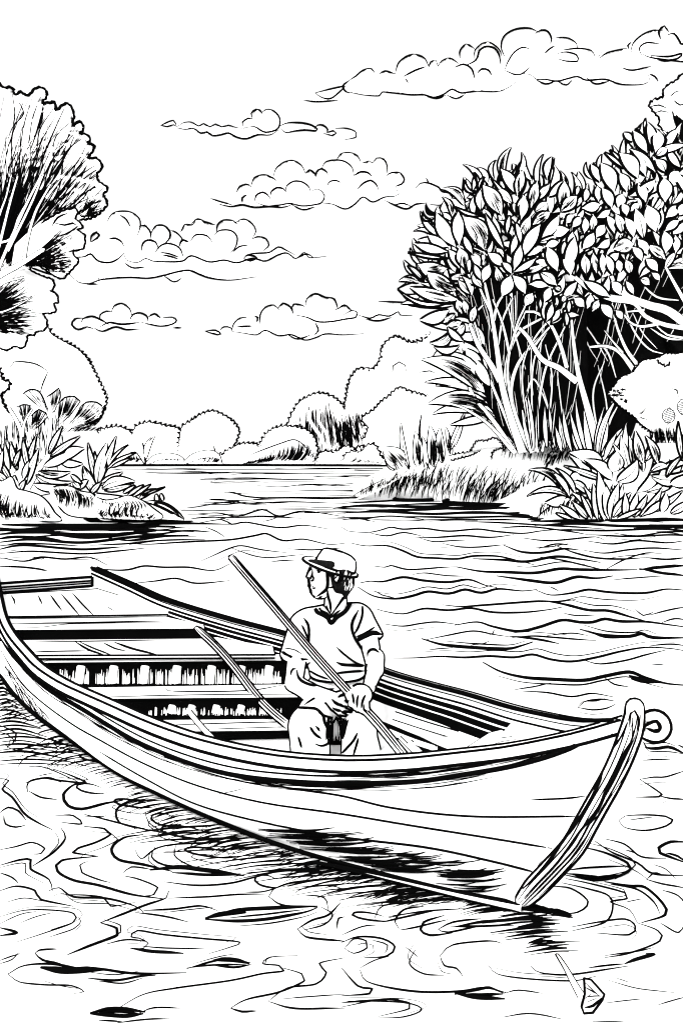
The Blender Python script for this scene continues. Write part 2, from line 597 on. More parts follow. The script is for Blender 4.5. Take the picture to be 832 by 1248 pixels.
def hatch_lines(poly_top, poly_bot, n, slant=0, w=1.1, curve=4, lenk=(0.8, 1.0), up=True):
    """close parallel strokes between an upper and a lower pixel line"""
    def go(mb):
        T = polyline_resample(cr(poly_top, 3.0), n)
        B = polyline_resample(cr(poly_bot, 3.0), n)
        for i in range(n):
            a, b = T[i], B[i]
            k = random.uniform(*lenk)
            if up:
                a = b + (a - b) * k
            else:
                b = a + (b - a) * k
            m = (a + b) / 2 + np.array((random.uniform(-1, 1) + curve, 0))
            mb.ink([a + np.array((slant, 0)), m + np.array((slant / 2, 0)), b], w * random.uniform(0.7, 1.3), on=mb, d=None, taper=0.5, step=5)
    return go


def both(*fs):
    def go(mb):
        for f in fs:
            f(mb)
    return go


Q = lambda L: C(0, 380, 2, L)
Q8 = lambda L: C(416, 400, 2, L)
FAR = 'rounded bushes along the banks'

# far bank: a low strip of land that closes the river
mb = MB(M_EARTH)
yb = 1.7 * F / (567.5 - V0)
V = []
for i in range(41):
    x = -90 + 180 * i / 40
    V += [(x, yb, -0.4), (x, yb, 0.06), (x, yb + 30, 0.35), (x, yb + 900, 0.6)]
Fc = []
for i in range(40):
    for k in range(3):
        Fc.append((i * 4 + k, i * 4 + 4 + k, i * 4 + 5 + k, i * 4 + 1 + k))
mb.add(V, Fc)
mb.build('far_bank', kind='structure')

YF = 108.0
bush(Q([(240, 300), (240, 290), (255, 282), (280, 278), (310, 284), (328, 300)]), [(164, 565), (119, 565)], YF + 6, 'low pale bush on the far bank, next to the big round bush', group=FAR)
bush(Q([(322, 300), (325, 288), (335, 275), (365, 268), (400, 275), (438, 285), (442, 300), (435, 342)]), [(216, 564), (163, 565)], YF + 4, 'flat topped pale bush left of the domed one on the far bank', group=FAR)
bush(Q([(434, 330), (440, 285), (465, 265), (490, 250), (520, 242), (550, 255), (575, 275), (582, 295), (570, 325), (565, 332)]), [(280, 565), (220, 565)], YF + 2,
     'domed pale bush, highest of the low ones on the far bank', extra=[Q([(520, 325), (526, 345)])], group=FAR)
for i, (top, lab) in enumerate([
        (Q([(280, 373), (312, 350), (330, 342), (352, 373)]), 'small peaked hatched mound at the left end of the far waterline'),
        (Q([(352, 373), (372, 352), (405, 345), (440, 352), (456, 373)]), 'hatched mound on the far waterline with a two leaved sprig before it'),
        (Q([(440, 373), (470, 347), (510, 338), (534, 348), (542, 373)]), 'hatched mound on the far waterline below the domed pale bush')]):
    a, b = top[0], top[-1]
    bush(top, [], YF - 2 + 0.2 * i, lab, 'mound', 2.0, crink=False, thick=2.0, cat='mound', group='hatched mounds on the far waterline',
         hatch=hatch_lines(top, [a, b], 34, 3, 1.5))
bush(Q([(495, 372), (498, 362), (510, 355), (540, 345), (575, 325), (610, 320), (640, 327)]), [(330, 566)], YF + 1, 'small pale bush just left of the half hatched bush on the far bank', group=FAR)
bush(Q([(630, 330), (635, 318), (645, 300), (670, 282), (700, 278), (740, 285), (765, 305), (774, 340), (768, 368)]), [(290, 566), (292, 562)], YF,
     'pale bush with a hatched lower slope beside the dark dome tree', group=FAR, extra=[(Q([(580, 365), (620, 345), (680, 322), (720, 312), (750, 335), (770, 362)]), 1.4)],
     hatch=hatch_lines(Q([(585, 362), (630, 342), (680, 322), (720, 313), (750, 335), (768, 358)]), Q([(590, 370), (770, 371)]), 60, 10, 1.4))


def dome_hatch(mb):
    for i in range(190):
        u = random.uniform(354, 440)
        v0 = 484 + abs(u - 390) ** 1.6 * 0.07 + random.uniform(0, 30)
        v1 = v0 + random.uniform(25, 60)
        mb.ink([(u, v0), (u + (u - 380) * 0.14, (v0 + v1) / 2), (u + (u - 380) * 0.3, min(v1, 558))], random.uniform(0.5, 1.0), on=mb, taper=0.5)
    for p, ww in (([(385, 492), (376, 508), (392, 535), (398, 556)], 3.2), ([(392, 498), (388, 512), (398, 530), (402, 556)], 2.6), ([(412, 540), (402, 552), (399, 558)], 2.4)):
        mb.ink(p, ww, on=mb, taper=0.3, m=0, lift=0.25)
    for k in range(60):
        u = random.uniform(408, 438)
        v = random.uniform(512, 532)
        mb.ink([(u, v), (u + 1, v + random.uniform(8, 20))], 1.6, on=mb, taper=0.5)


bush([(350, 520), (352, 510), (357, 500), (366, 488), (380, 481), (391, 479), (406, 484), (418, 494), (430, 506), (437, 522), (440, 538)], [(440, 566), (384, 566), (384, 545)], YF + 3,
     'dark hatched dome shaped tree at the end of the river with pale forked stems', 'dome_tree', hatch=dome_hatch, cat='tree')
bush([(384, 564), (388, 553), (396, 549), (408, 550), (416, 546), (425, 543), (432, 547), (440, 543), (446, 549)], [(450, 566), (384, 566)], YF - 1,
     'little pale bush at the foot of the dark dome, where the channel ends', group=FAR)


def pale_tall_hatch(mb):
    for i in range(90):
        u = random.uniform(416, 442)
        v = random.uniform(505, 535) - (u - 416) * 0.2
        mb.ink([(u, v), (u + 3, v + random.uniform(6, 16))], 1.5, on=mb, d=108, taper=0.5)


# right shore, receding bushes
bush(Q8([(-2, 235), (4, 205), (8, 178), (15, 140), (25, 115), (45, 98), (75, 100), (95, 75), (100, 45), (130, 20), (165, 32), (190, 30), (216, 10)]), [(560, 410), (560, 567), (420, 567), (416, 530)], 110,
     'tallest pale bush on the right shore, behind the smaller pale one', thick=1.2, hatch=pale_tall_hatch, extra=[(Q8([(125, 120), (125, 92), (140, 82), (155, 90), (158, 108)]), 1.5), (Q8([(188, 108), (215, 104), (230, 110)]), 1.4)], group=FAR)
bush(Q8([(50, 275), (62, 245), (52, 232), (50, 215), (75, 200), (95, 180), (115, 165), (140, 145), (170, 155), (212, 166)]), [(560, 480), (560, 568), (445, 567)], 107,
     'pale bush on the right shore standing before a taller pale one', thick=1.2, group=FAR)
bush(Q8([(0, 322), (10, 305), (30, 298), (45, 300), (60, 285), (80, 282), (92, 300), (96, 312), (112, 322)]), [(476, 568.5), (420, 568)], 104.5,
     'lowest pale bush at the tip of the right shore beside the water', thick=1.0, group=FAR, hatch=hatch_lines(Q8([(20, 310), (110, 322)]), Q8([(15, 330), (120, 336)]), 22, 6, 1.0))

# ---------------------------------------------------------------- left shore bushes
def left_hatch(mb):
    def pet(poly, n, org):
        P = np.array(poly)
        for _ in range(n):
            i = random.randrange(len(P) - 1)
            t = random.random()
            a = P[i] * (1 - t) + P[i + 1] * t
            o = np.array(org, float)
            k = random.uniform(0.25, 0.8)
            mb.ink([a, (a * 0.55 + o * 0.45) + np.array((1.5, 1)), a + (o - a) * k], random.uniform(0.4, 0.85), on=mb, d=30, taper=0.6)
    Z = lambda L: C(0, 460, 3.467, L)
    for poly, n, org in ((Z([(95, 72), (125, 52), (165, 58), (195, 110)]), 30, Z([(208, 165)])[0]),
                         (Z([(195, 85), (225, 65), (250, 45), (255, 85), (235, 130)]), 30, Z([(212, 165)])[0]),
                         (Z([(250, 110), (275, 85), (315, 80), (340, 100), (330, 120)]), 60, Z([(232, 225)])[0]),
                         (Z([(335, 130), (365, 105), (410, 105), (440, 135), (425, 175), (400, 205)]), 90, Z([(265, 232)])[0]),
                         (Z([(130, 165), (165, 135), (195, 150), (205, 175)]), 50, Z([(120, 240)])[0]),
                         (Z([(70, 125), (100, 115), (135, 120)]), 45, Z([(98, 200)])[0])):
        mb.ink(poly, 1.7, on=mb, d=30, taper=0.2)
        pet(poly, n, org)
    for _ in range(220):                       # dense dark strokes low down
        u, v = random.uniform(0, 78), random.uniform(505, 560)
        mb.ink([(u, v), (u + random.uniform(-1, 3), v + random.uniform(8, 22))], random.uniform(0.6, 1.2), on=mb, d=30, taper=0.5)
    for _ in range(60):
        u = random.uniform(66, 120)
        mb.ink([(u, 527 - (u - 66) * 0.05), (u + 6, 521)], 1.6, on=mb, d=30, taper=0.4)


bush(Q([(112, 30), (120, 36), (130, 55), (160, 72), (190, 90), (215, 115), (228, 140), (240, 165), (252, 190), (260, 215), (250, 245), (240, 262), (215, 280)]), [(95, 524), (70, 535), (60, 575), (-40, 590), (-40, 410)], 31,
     'big round pale bush on the left bank under the fan shaped tree', hatch=left_hatch, extra=[(Q([(25, 135), (35, 122), (60, 122), (90, 128), (118, 145)]), 1.6), (Q([(118, 145), (105, 175), (98, 200)]), 1.4)], group=FAR, w=2.4)
bush(Q([(-12, 130), (0, 140), (10, 165), (25, 172), (20, 190), (5, 200), (10, 225), (20, 240), (28, 252)]), [(12, 516), (-40, 540), (-40, 440)], 29,
     'sliver of crinkled bush at the left edge, beside the round bush', group=FAR, w=3.0, thick=0.8)

# ---------------------------------------------------------------- right pale bush
S8 = lambda L: C(632, 330, 4.16, L)


def right_bush_hatch(mb):
    for _ in range(26):
        u, v = random.uniform(744, 762), random.uniform(474, 490)
        mb.ink(crinkle([(u, v), (u + 3, v + 1)], 1.2, 3.0), 1.4, on=mb, d=25, taper=0, smooth=False)
    mb.ink(crinkle(S8([(695, 450), (720, 470), (745, 480), (768, 465)]), 1.8, 4.0), 2.2, on=mb, d=25, taper=0.1, smooth=False)
    for c, r in ((S8([(758, 735)])[0], 8.0), (S8([(838, 690)])[0], 9.0)):
        mb.ink([(c[0] + r * math.cos(a), c[1] + r * 1.15 * math.sin(a)) for a in np.linspace(0, 6.28, 10)], 1.0, on=mb, d=25, taper=0)
        for k in range(9):
            h = r * 0.95 * math.cos((k - 4) / 4.6 * 1.5)
            mb.ink([(c[0] - h, c[1] + (k - 4) * 2.2 + 2), (c[0] + h, c[1] + (k - 4) * 2.2 - 2)], 0.8, on=mb, d=25, taper=0)
    for pts in (S8([(585, 720), (620, 722), (645, 695)]), S8([(590, 750), (620, 745), (650, 755)]), S8([(775, 597), (800, 605), (808, 640)])):
        mb.ink(pts, 1.8, on=mb, d=25)
    for _ in range(70):
        u = random.uniform(790, 832)
        mb.ink([(u, 524 + random.uniform(-4, 6)), (u + 3, 540)], 1.3, on=mb, d=25)


bush([(805, 538), (798, 530), (786, 522), (776, 513), (767, 504), (757, 497), (749, 490), (741, 480), (746, 472), (754, 461), (762, 457), (771, 452), (781, 440), (800, 436), (810, 431), (824, 431), (850, 424)],
     [(870, 440), (870, 545)], 26, 'pale crinkle edged bush at the right edge, in front of the dark thicket', hatch=right_bush_hatch, w=2.6, amp=1.6, wl=4.0, group=FAR)

# ---------------------------------------------------------------- crown in the upper right corner
D0 = 33.0
root = thing('broad_tree', tuple(W(905, 560, D0)), 'tree at the upper right corner with only the scalloped edge of its crown showing', 'tree', 'big trees on the banks')
mb = MB(M_LEAF)
O = [(850, 84), (836, 90), (828, 92), (824, 98), (815, 103), (807, 111), (808, 117), (798, 121), (791, 126), (793, 133), (797, 138), (803, 145), (802, 152), (808, 160)]
relief(mb, cr(O, 3.0) + [np.array(p) for p in ((815, 185), (860, 230), (960, 200), (970, 110), (905, 75))], D0, 2.0, centre=(880, 145))
mb.freeze()
mb.ink(crinkle(O, 1.0, 6.0), 2.6, on=mb, d=D0 - 0.05, taper=0.05, smooth=False)
for pts in ([(792, 130), (802, 128), (812, 132)], [(796, 138), (805, 135), (814, 137)], [(815, 118), (823, 112), (832, 110)], [(820, 122), (828, 128), (836, 126)]):
    mb.ink(pts, 1.6, on=mb, d=D0)
for i in range(60):
    a = random.uniform(0, 1)
    b = (806 + a * 24, 158 + a * 8 + random.uniform(0, 14))
    mb.ink([b, (b[0] + 10 + a * 4, b[1] + random.uniform(10, 16)), (b[0] + 24, b[1] + 26)], random.uniform(0.8, 1.8), on=mb, d=D0)
for i in range(16):
    mb.ink([(818 + i * 1.2, 135 + i), (824 + i * 1.2, 155 + i * 1.5), (838, 180 + i)], random.uniform(1.0, 2.2), on=mb, d=D0)
mb.build('crown', root)
mb = MB(M_BARK)
limb(mb, [(905, 560), (900, 400), (895, 300), (885, 200)], 40, 14, D0 + 0.6)
mb.build('trunk', root)

# ---------------------------------------------------------------- fan shaped tree on the left
D0 = 24.0
root = thing('broad_tree', tuple(W(-115, 600, D0)), 'tall tree at the left edge with scalloped fan shaped foliage streaked by dark strokes', 'tree', 'big trees on the banks')
A1 = C(0, 90, 5.943, [(-60, 100), (0, 70), (20, 100), (60, 98), (95, 105), (112, 155), (150, 130), (180, 150), (215, 150), (250, 110), (290, 100), (335, 125), (338, 160), (310, 215), (350, 208), (400, 210), (405, 262), (440, 240), (480, 216), (520, 245), (535, 300), (528, 375), (570, 345), (600, 370), (600, 410), (580, 435), (625, 440), (655, 475), (635, 505), (680, 515), (680, 550), (640, 610), (690, 610), (735, 650), (735, 690), (705, 720), (715, 780), (780, 830), (750, 870), (775, 930), (765, 960), (720, 1010), (650, 1045), (560, 1055)])
fans = []
mb = MB(M_LEAF)
relief(mb, cr(A1, 3.0) + [np.array(p) for p in ((60, 300), (20, 345), (-80, 330), (-120, 220), (-60, 110))], D0, 1.3, centre=(10, 230))
mb.freeze()
mb.ink(crinkle(A1, 0.7, 6.0, 1.6), 3.2, on=mb, d=D0 - 0.04, taper=0.02, smooth=False)
ORGN = (-8, 345)
P = cr(A1, 3.0)
for p in P[::3]:                                              # furrows running in from each scallop
    v = np.array(p) - np.array(ORGN)
    k = random.uniform(0.5, 0.86)
    k1 = random.uniform(0.94, 0.99)
    c = random.uniform(-0.05, 0.05)
    pr = np.array((-v[1], v[0]))
    mb.ink([np.array(ORGN) + v * k1, np.array(ORGN) + v * (k + k1) / 2 + pr * c, np.array(ORGN) + v * k], random.uniform(1.2, 2.2), on=mb, taper=0.7)
hatch_fan(mb, mb, ORGN, 20, 92, 30, 195, 260, 1.3, 0.12, jr=0.35)
hatch_fan(mb, mb, ORGN, 28, 88, 50, 160, 80, 1.9, 0.08, jr=0.4)
hatch_fan(mb, mb, ORGN, 45, 90, 100, 235, 50, 1.2, 0.12, jr=0.3)
for p in C(0, 90, 5.943, [(575, 1040)]):
    hatch_fan(mb, mb, p, 5, 62, 3, 36, 46, 1.5, 0.2)
mb.build('foliage_fan', root)
A2 = C(0, 250, 5.943, [(300, 130), (400, 70), (490, 30), (545, 20), (560, 60), (545, 100), (570, 120), (600, 160), (560, 180), (610, 215), (615, 240), (605, 310), (530, 335), (550, 385), (570, 405), (490, 500), (440, 530), (350, 480), (260, 425), (175, 440)])
mb = MB(M_LEAF)
relief(mb, cr(A2, 3.0) + [np.array(p) for p in ((15, 330), (20, 300))], D0 - 1.4, 0.7)
mb.freeze()
mb.ink(crinkle(A2, 0.5, 7.0, 1.6), 3.0, on=mb, d=D0 - 1.44, taper=0.03, smooth=False)
o2 = (22, 328)
hatch_fan(mb, mb, o2, -8, 42, 14, 84, 160, 1.1, 0.12)
hatch_fan(mb, mb, o2, -5, 30, 20, 60, 34, 1.8, 0.1)
for pts in ([(230, 420), (300, 410), (400, 450), (450, 465), (520, 425)], [(190, 440), (260, 465), (330, 490), (440, 520)], [(400, 130), (470, 145), (530, 130), (560, 155), (500, 200), (400, 235)], [(380, 150), (420, 90), (490, 60)]):
    mb.ink(C(0, 250, 5.943, pts), 2.2, on=mb, d=D0 - 1.5)
for i in range(14):
    mb.ink(C(0, 250, 5.943, [(215 + i * 8, 425 + i * 1.5), (320 + i * 6, 440 + i * 1.5), (420, 462)]), 2.0, on=mb, d=D0 - 1.6)
mb.build('foliage_fan', root)
A3 = C(0, 250, 5.943, [(175, 440), (250, 490), (320, 520), (385, 545), (390, 600), (370, 625), (410, 645), (422, 700), (390, 715), (405, 760), (370, 780), (310, 785), (340, 840), (325, 900), (265, 915), (250, 940), (205, 940), (190, 1000), (160, 1035), (110, 1020), (50, 1050), (0, 1030), (-60, 1040)])
mb = MB(M_LEAF)
relief(mb, cr(A3, 3.0) + [np.array(p) for p in ((-60, 420), (-60, 350), (10, 325))], D0 - 0.8, 0.8, centre=(12, 375))
mb.freeze()
mb.ink(crinkle(A3, 0.6, 6.0, 1.6), 3.0, on=mb, d=D0 - 0.84, taper=0.03, smooth=False)
hatch_fan(mb, mb, (-45, 395), -12, 42, 30, 100, 200, 1.1, 0.08)
hatch_fan(mb, mb, (-45, 395), -8, 34, 30, 85, 50, 1.8, 0.06)
mb.build('foliage_fan', root)
mb = MB(M_BARK)
limb(mb, [(-115, 600), (-105, 480), (-70, 390), (-10, 342), (25, 322), (60, 300)], 26, 4, D0 - 2.0)
for pts, a, b in (([(-6, 340), (8, 305), (30, 255), (50, 215)], 4, 2.5), ([(10, 306), (22, 282), (40, 245), (52, 215)], 3.5, 2), ([(30, 315), (34, 292), (44, 258), (62, 225)], 4, 2),
                  ([(-8, 330), (2, 290), (12, 250), (22, 215)], 4, 2), ([(0, 296), (16, 290), (22, 268), (40, 235)], 3, 1.5), ([(-10, 300), (0, 262), (8, 240), (14, 215)], 3, 1.5),
                  ([(-20, 365), (5, 345), (30, 338)], 4, 1.5), ([(-20, 385), (10, 378), (40, 362)], 2.4, 1)):
    limb(mb, pts, a, b, D0 - 2.05)
mb.build('limb', root)
# ================================================================ banks
def bank(name, top, low, d0, label=None):
    """low mound of earth: crest line (px) at depth d0, falling to the waterline (px on z=0) towards us, running back behind"""
    n = 40
    T = polyline_resample(cr(top, 4.0), n)
    B = polyline_resample(cr(low, 4.0), n)
    mb = MB(M_EARTH)
    V, Fc = [], []
    rows = 9
    for i in range(n):
        a = W(*T[i], d0)
        b = G(*B[i])
        b.z = -0.15
        a = b.lerp(a, min(1.0, (i + 0.02) / 7.0, (n - 1 - i + 0.02) / 3.0) ** 0.6)
        for k in range(rows):
            s = k / (rows - 1)
            p = b.lerp(a, s)
            p.z = b.z + (a.z - b.z) * (1 - (1 - s) ** 2.4)
            V.append(p)
        back = a + Vector((0, 14, 0))
        back.z = a.z * 0.9 + 0.05
        V.append(back)
        bb = back + Vector((0, 1, 0))
        bb.z = -0.4
        V.append(bb)
    m_ = rows + 2
    for i in range(n - 1):
        for k in range(m_ - 1):
            Fc.append((i * m_ + k, (i + 1) * m_ + k, (i + 1) * m_ + k + 1, i * m_ + k + 1))
    mb.add(V, Fc)
    mb.freeze()
    return mb


Z = lambda L: C(0, 460, 3.467, L)
PB = 'leafy plants along the water'


def blades(mb, on, roots, n, lo, hi, lean, w=1.3, d=None, jit=3.0, curl=0.25):
    """short ink grass strokes growing from a pixel line"""
    Rr = polyline_resample(cr(roots, 3.0), n)
    for p in Rr:
        p = p + np.random.uniform(-jit, jit, 2) * np.array((1, 0.6))
        h = random.uniform(lo, hi)
        ln = lean + random.uniform(-0.25, 0.25)
        q = [p, p + np.array((ln * h * 0.35, -h * 0.55)), p + np.array((ln * h * (0.8 + curl), -h))]
        mb.ink(q, w * random.uniform(0.7, 1.5), on=on, d=d, taper=0.6, step=5)


# left bank ------------------------------------------------------
lb = bank('left_bank', [(-60, 585), (0, 588), (50, 590), (100, 596), (150, 604), (190, 618), (224, 633)],
          [(-60, 646), (0, 642), (50, 640), (100, 638), (150, 637), (190, 636), (226, 635.5)], 26.0)
lb.ink([(40, 606), (80, 600), (130, 603), (170, 610), (205, 624), (226, 636)], 3.0, on=lb, d=25)
lb.ink([(150, 612), (180, 613), (200, 622), (222, 634)], 2.0, on=lb, d=25)
lb.ink([(-5, 628), (20, 634), (60, 633), (110, 636), (160, 637), (228, 636)], 4.0, z=0.01, taper=0.2)
lb.build('left_bank', kind='structure')


def mound(outline, d, strokes, name, label, group, thick=0.5, w=2.4):
    mb = MB(M_LEAF)
    relief(mb, cr(outline, 3.0, True), d, thick)
    mb.freeze()
    mb.ink(outline, w, on=mb, d=d, taper=0.05)
    strokes(mb)
    return mb.build(name, None, label, 'grass tuft', group)


def vcomb(top, bot, n, w=1.3, k0=0.35, k1=0.95, bow=3.0, frm='bot'):
    def go(mb):
        T = polyline_resample(cr(top, 3.0), n)
        B = polyline_resample(cr(bot, 3.0), n)
        for i in range(n):
            k = random.uniform(k0, k1)
            a, b = T[i], B[i]
            if frm == 'bot':
                p, q = b, b + (a - b) * k
            else:
                p, q = a, a + (b - a) * k
            m = (p + q) / 2 + np.array((bow + random.uniform(-1, 1), 0))
            mb.ink([p, m, q], w * random.uniform(0.6, 1.5), on=mb, taper=0.6, step=4)
    return go


GT = 'rounded grass tufts at the waterline'
mound(Z([(-40, 590), (-40, 430), (10, 440), (50, 420), (75, 470), (110, 480), (170, 500), (205, 530), (235, 575), (260, 605), (160, 606), (60, 606)]), 22.6,
      both(vcomb(Z([(5, 490), (60, 500), (120, 510), (190, 530)]), Z([(0, 590), (60, 606), (150, 607), (230, 604)]), 62, 1.2, 0.3, 0.9, -3),
           vcomb(Z([(-10, 470), (40, 480)]), Z([(-10, 560), (40, 600)]), 14, 1.4, 0.6, 1, -4)),
      'grass_tuft', 'rounded tuft of grass at the left edge of the left bank', GT)
mound(Z([(212, 468), (250, 460), (300, 462), (345, 482), (400, 500), (430, 580), (380, 592), (290, 580), (245, 540)]), 22.4,
      vcomb(Z([(215, 470), (255, 462), (300, 465), (350, 485), (405, 505)]), Z([(245, 540), (285, 578), (330, 585), (380, 590), (430, 590)]), 46, 1.3, 0.5, 1.0, 3, 'top'),
      'grass_tuft', 'dark striped tuft of grass in the middle of the left bank', GT)
mound(Z([(400, 505), (450, 520), (500, 512), (545, 500), (600, 520), (650, 555), (690, 590), (640, 602), (520, 600), (420, 596)]), 22.3,
      both(vcomb(Z([(420, 520), (480, 525), (540, 520), (600, 535), (660, 575)]), Z([(425, 592), (480, 598), (540, 600), (600, 602), (660, 602)]), 44, 1.6, 0.35, 0.95, -3),
           vcomb(Z([(430, 515), (600, 525)]), Z([(430, 560), (620, 570)]), 14, 1.4, 0.4, 0.9, 2, 'top')),
      'grass_tuft', 'pale tuft of grass at the right tip of the left bank', GT)


def plant(name, label, d, leaves, stems=(), w=2.6, group=PB, cat='plant'):
    """leafy plant: leaves are (base, tip, width[, bend[, hatch]]) in pixels; stems are (points, w0, w1)"""
    allp = [l[0] for l in leaves]
    base = max(allp, key=lambda p: p[1])
    root = thing(name, tuple(W(base[0], base[1], d)), label, cat, group)
    mb = MB(M_LEAF)
    for i, l in enumerate(leaves):
        b, t, wd = l[0], l[1], l[2]
        bend = l[3] if len(l) > 3 else 0.0
        ht = l[4] if len(l) > 4 else 0.0
        leaf(mb, b, t, wd, d - 0.035 * i, bend, w, vein=wd > 6 and random.random() < 0.5, hatch=ht)
    mb.build('foliage', root)
    if stems:
        mb = MB(M_BARK)
        for pts, a, b in stems:
            limb(mb, pts, a, b, d + 0.05)
        mb.build('stem', root)
    return root


def ZL(L):
    out = []
    for l in L:
        b, t = Z([l[0], l[1]])
        out.append((b, t, l[2] / 3.467) + tuple(l[3:]))
    return out


def ZS(L):
    return [(Z(p), a / 3.467, b / 3.467) for p, a, b in L]


plant('broad_leaf_plant', 'tall leafy plant on the left bank with two upright stems and broad splayed leaves', 23.5, ZL([
    ((40, 400), (22, 275), 26), ((75, 395), (45, 268), 28), ((110, 400), (157, 238), 26), ((120, 390), (98, 250), 24), ((60, 380), (90, 300), 22),
    ((205, 325), (266, 203), 26), ((212, 335), (340, 248), 28), ((255, 355), (352, 365), 34, 0.05), ((185, 375), (330, 300), 40, 0.05), ((270, 345), (357, 300), 44, -0.1),
    ((150, 412), (308, 440), 40, 0.14), ((160, 400), (300, 400), 34, 0.08, 0.3), ((112, 455), (165, 298), 34), ((100, 430), (125, 350), 26), ((140, 450), (302, 452), 34, 0.1),
    ((30, 440), (-5, 400), 30), ((45, 430), (5, 355), 24), ((70, 470), (62, 410), 24), ((20, 470), (-10, 430), 26), ((85, 480), (110, 430), 24),
    ((10, 350), (-10, 270), 26), ((0, 400), (15, 300), 22)]),
    ZS([([(215, 170), (210, 260), (205, 330), (165, 385), (115, 470)], 15, 26), ([(40, 130), (75, 190), (95, 260), (70, 360), (50, 400)], 12, 24), ([(140, 130), (105, 190), (95, 270)], 5, 14)]))
plant('broad_leaf_plant', 'bushy plant mid left bank with rounded leaves in a rosette', 23.1, ZL([
    ((415, 455), (372, 275), 28), ((425, 440), (400, 310), 20), ((412, 452), (452, 276), 52), ((432, 420), (492, 247), 30), ((450, 390), (545, 283), 14, -0.08), ((455, 385), (575, 318), 18, -0.05),
    ((470, 380), (555, 340), 16), ((408, 495), (350, 372), 44), ((400, 490), (352, 375), 26), ((420, 455), (520, 400), 30), ((430, 470), (572, 440), 44, -0.12), ((440, 478), (568, 450), 24, 0.03),
    ((385, 490), (430, 440), 24), ((330, 470), (375, 430), 30), ((310, 440), (345, 470), 26), ((300, 410), (350, 450), 20)]))
plant('low_plant', 'low plant leaning over the right tip of the left bank', 22.0, ZL([
    ((540, 500), (610, 452), 18), ((590, 512), (662, 470), 22, -0.05), ((560, 505), (640, 450), 16), ((520, 490), (575, 455), 16), ((600, 500), (700, 462), 10), ((668, 530), (660, 490), 20), ((690, 522), (680, 488), 16), ((620, 525), (780, 600), 24, -0.1), ((650, 530), (760, 590), 14, -0.08)]))
plant('sprig', 'small two leaved sprig before the hatched mounds on the far waterline', 103.5, ZL([
    ((615, 368), (602, 275), 7, 0.05), ((615, 350), (655, 248), 22, -0.08), ((615, 340), (640, 252), 16, -0.1), ((614, 372), (613, 335), 6)]), w=1.6)

# right bank -----------------------------------------------------
rb = bank('right_bank', [(430, 603), (450, 588), (480, 577), (520, 563), (560, 556), (600, 545), (640, 545), (690, 546), (740, 540), (800, 540), (900, 535)],
          [(424, 608), (470, 609), (520, 611), (570, 612), (620, 615), (660, 618), (700, 622), (760, 625), (830, 625), (860, 625), (940, 625)], 31.0)
rb.ink([(424, 608), (445, 596), (470, 583)], 1.8, on=rb, d=31)
rb.ink([(424, 608), (460, 605), (500, 604), (480, 610), (520, 611), (580, 606), (540, 613), (620, 617), (680, 616)], 3.4, z=0.02, taper=0.2)
for c in ([(546, 556), (560, 552), (572, 550), (580, 538), (592, 537), (604, 534), (614, 545)], [(548, 561), (560, 558), (575, 554), (586, 548)], [(598, 560), (600, 550), (614, 545)], [(655, 532), (668, 531), (672, 535)]):
    rb.ink(crinkle(c, 1.4, 4.0), 1.8, on=rb, d=30, smooth=False, taper=0.1)
rb.build('right_bank', kind='structure')
rbm = rb
rb2 = bank('near_right_bank', [(640, 632), (670, 612), (700, 596), (740, 588), (790, 584), (840, 580), (960, 575)],
           [(640, 637), (700, 637), (750, 637), (800, 635), (840, 633), (880, 633), (980, 633)], 24.5)
rb2.ink([(650, 634), (670, 618), (700, 602), (722, 596)], 3.0, on=rb2, d=24)
rb2.ink([(642, 634), (700, 635), (760, 636), (832, 633)], 3.2, z=0.01, taper=0.15)
rb2.build('near_right_bank', kind='structure')

# grass strokes at the foot of the right bank
gm = MB(M_LEAF)
gd = 29.2
for i in range(7):
    vo = i * 5.0
    blades(gm, rbm, [(452 + i * 6, 606 - vo * 0.5), (500, 606 - vo), (560, 609 - vo), (610, 613 - vo), (660, 616 - vo)], int(46 - i * 6), 10, 26 - i, 0.35, 1.0)
blades(gm, rbm, [(560, 612), (600, 614), (650, 617)], 46, 10, 30, 0.5, 1.2)
blades(gm, rbm, [(480, 596), (540, 590)], 26, 10, 22, 0.1, 1.3)
for i in range(3):
    blades(gm, rbm, [(660, 562 + i * 6), (690, 560), (720, 556)], 24, 8, 18, 0.5, 1.1)
for _ in range(60):
    u = random.uniform(655, 720)
    v = 548 - (u - 655) * 0.02 + random.uniform(-6, 10)
    gm.ink([(u, v), (u + 5, v - random.uniform(8, 22))], 1.1, on=rbm, d=30)
rb2m = rb2
blades(gm, rb2m, [(655, 632), (680, 624), (705, 618), (730, 612)], 40, 8, 22, 0.3, 1.3)
blades(gm, rb2m, [(690, 606), (720, 600), (760, 600)], 24, 8, 16, 0.2, 1.2)
blades(gm, rbm, [(440, 606), (456, 600), (480, 592)], 30, 6, 16, 0.3, 1.1)
for _ in range(150):
    u = random.uniform(610, 735)
    v = 556 - abs(u - 660) * 0.03 + random.uniform(-8, 6)
    gm.ink([(u, v), (u + 2, v - 8), (u + random.uniform(-2, 6), v - random.uniform(12, 24))], random.uniform(0.6, 1.2), on=rbm, d=29.5)
gm.build('grass', None, 'fine tapering grass strokes along the foot of the right bank', 'grass', None, 'stuff')


# ================================================================ leafy trees on the right bank
def inpoly(p, poly):
    x, y = p
    c = False
    j = len(poly) - 1
    for i in range(len(poly)):
        xi, yi = poly[i]
        xj, yj = poly[j]
        if (yi > y) != (yj > y) and x < (xj - xi) * (y - yi) / (yj - yi + 1e-9) + xi:
            c = not c
        j = i
    return c


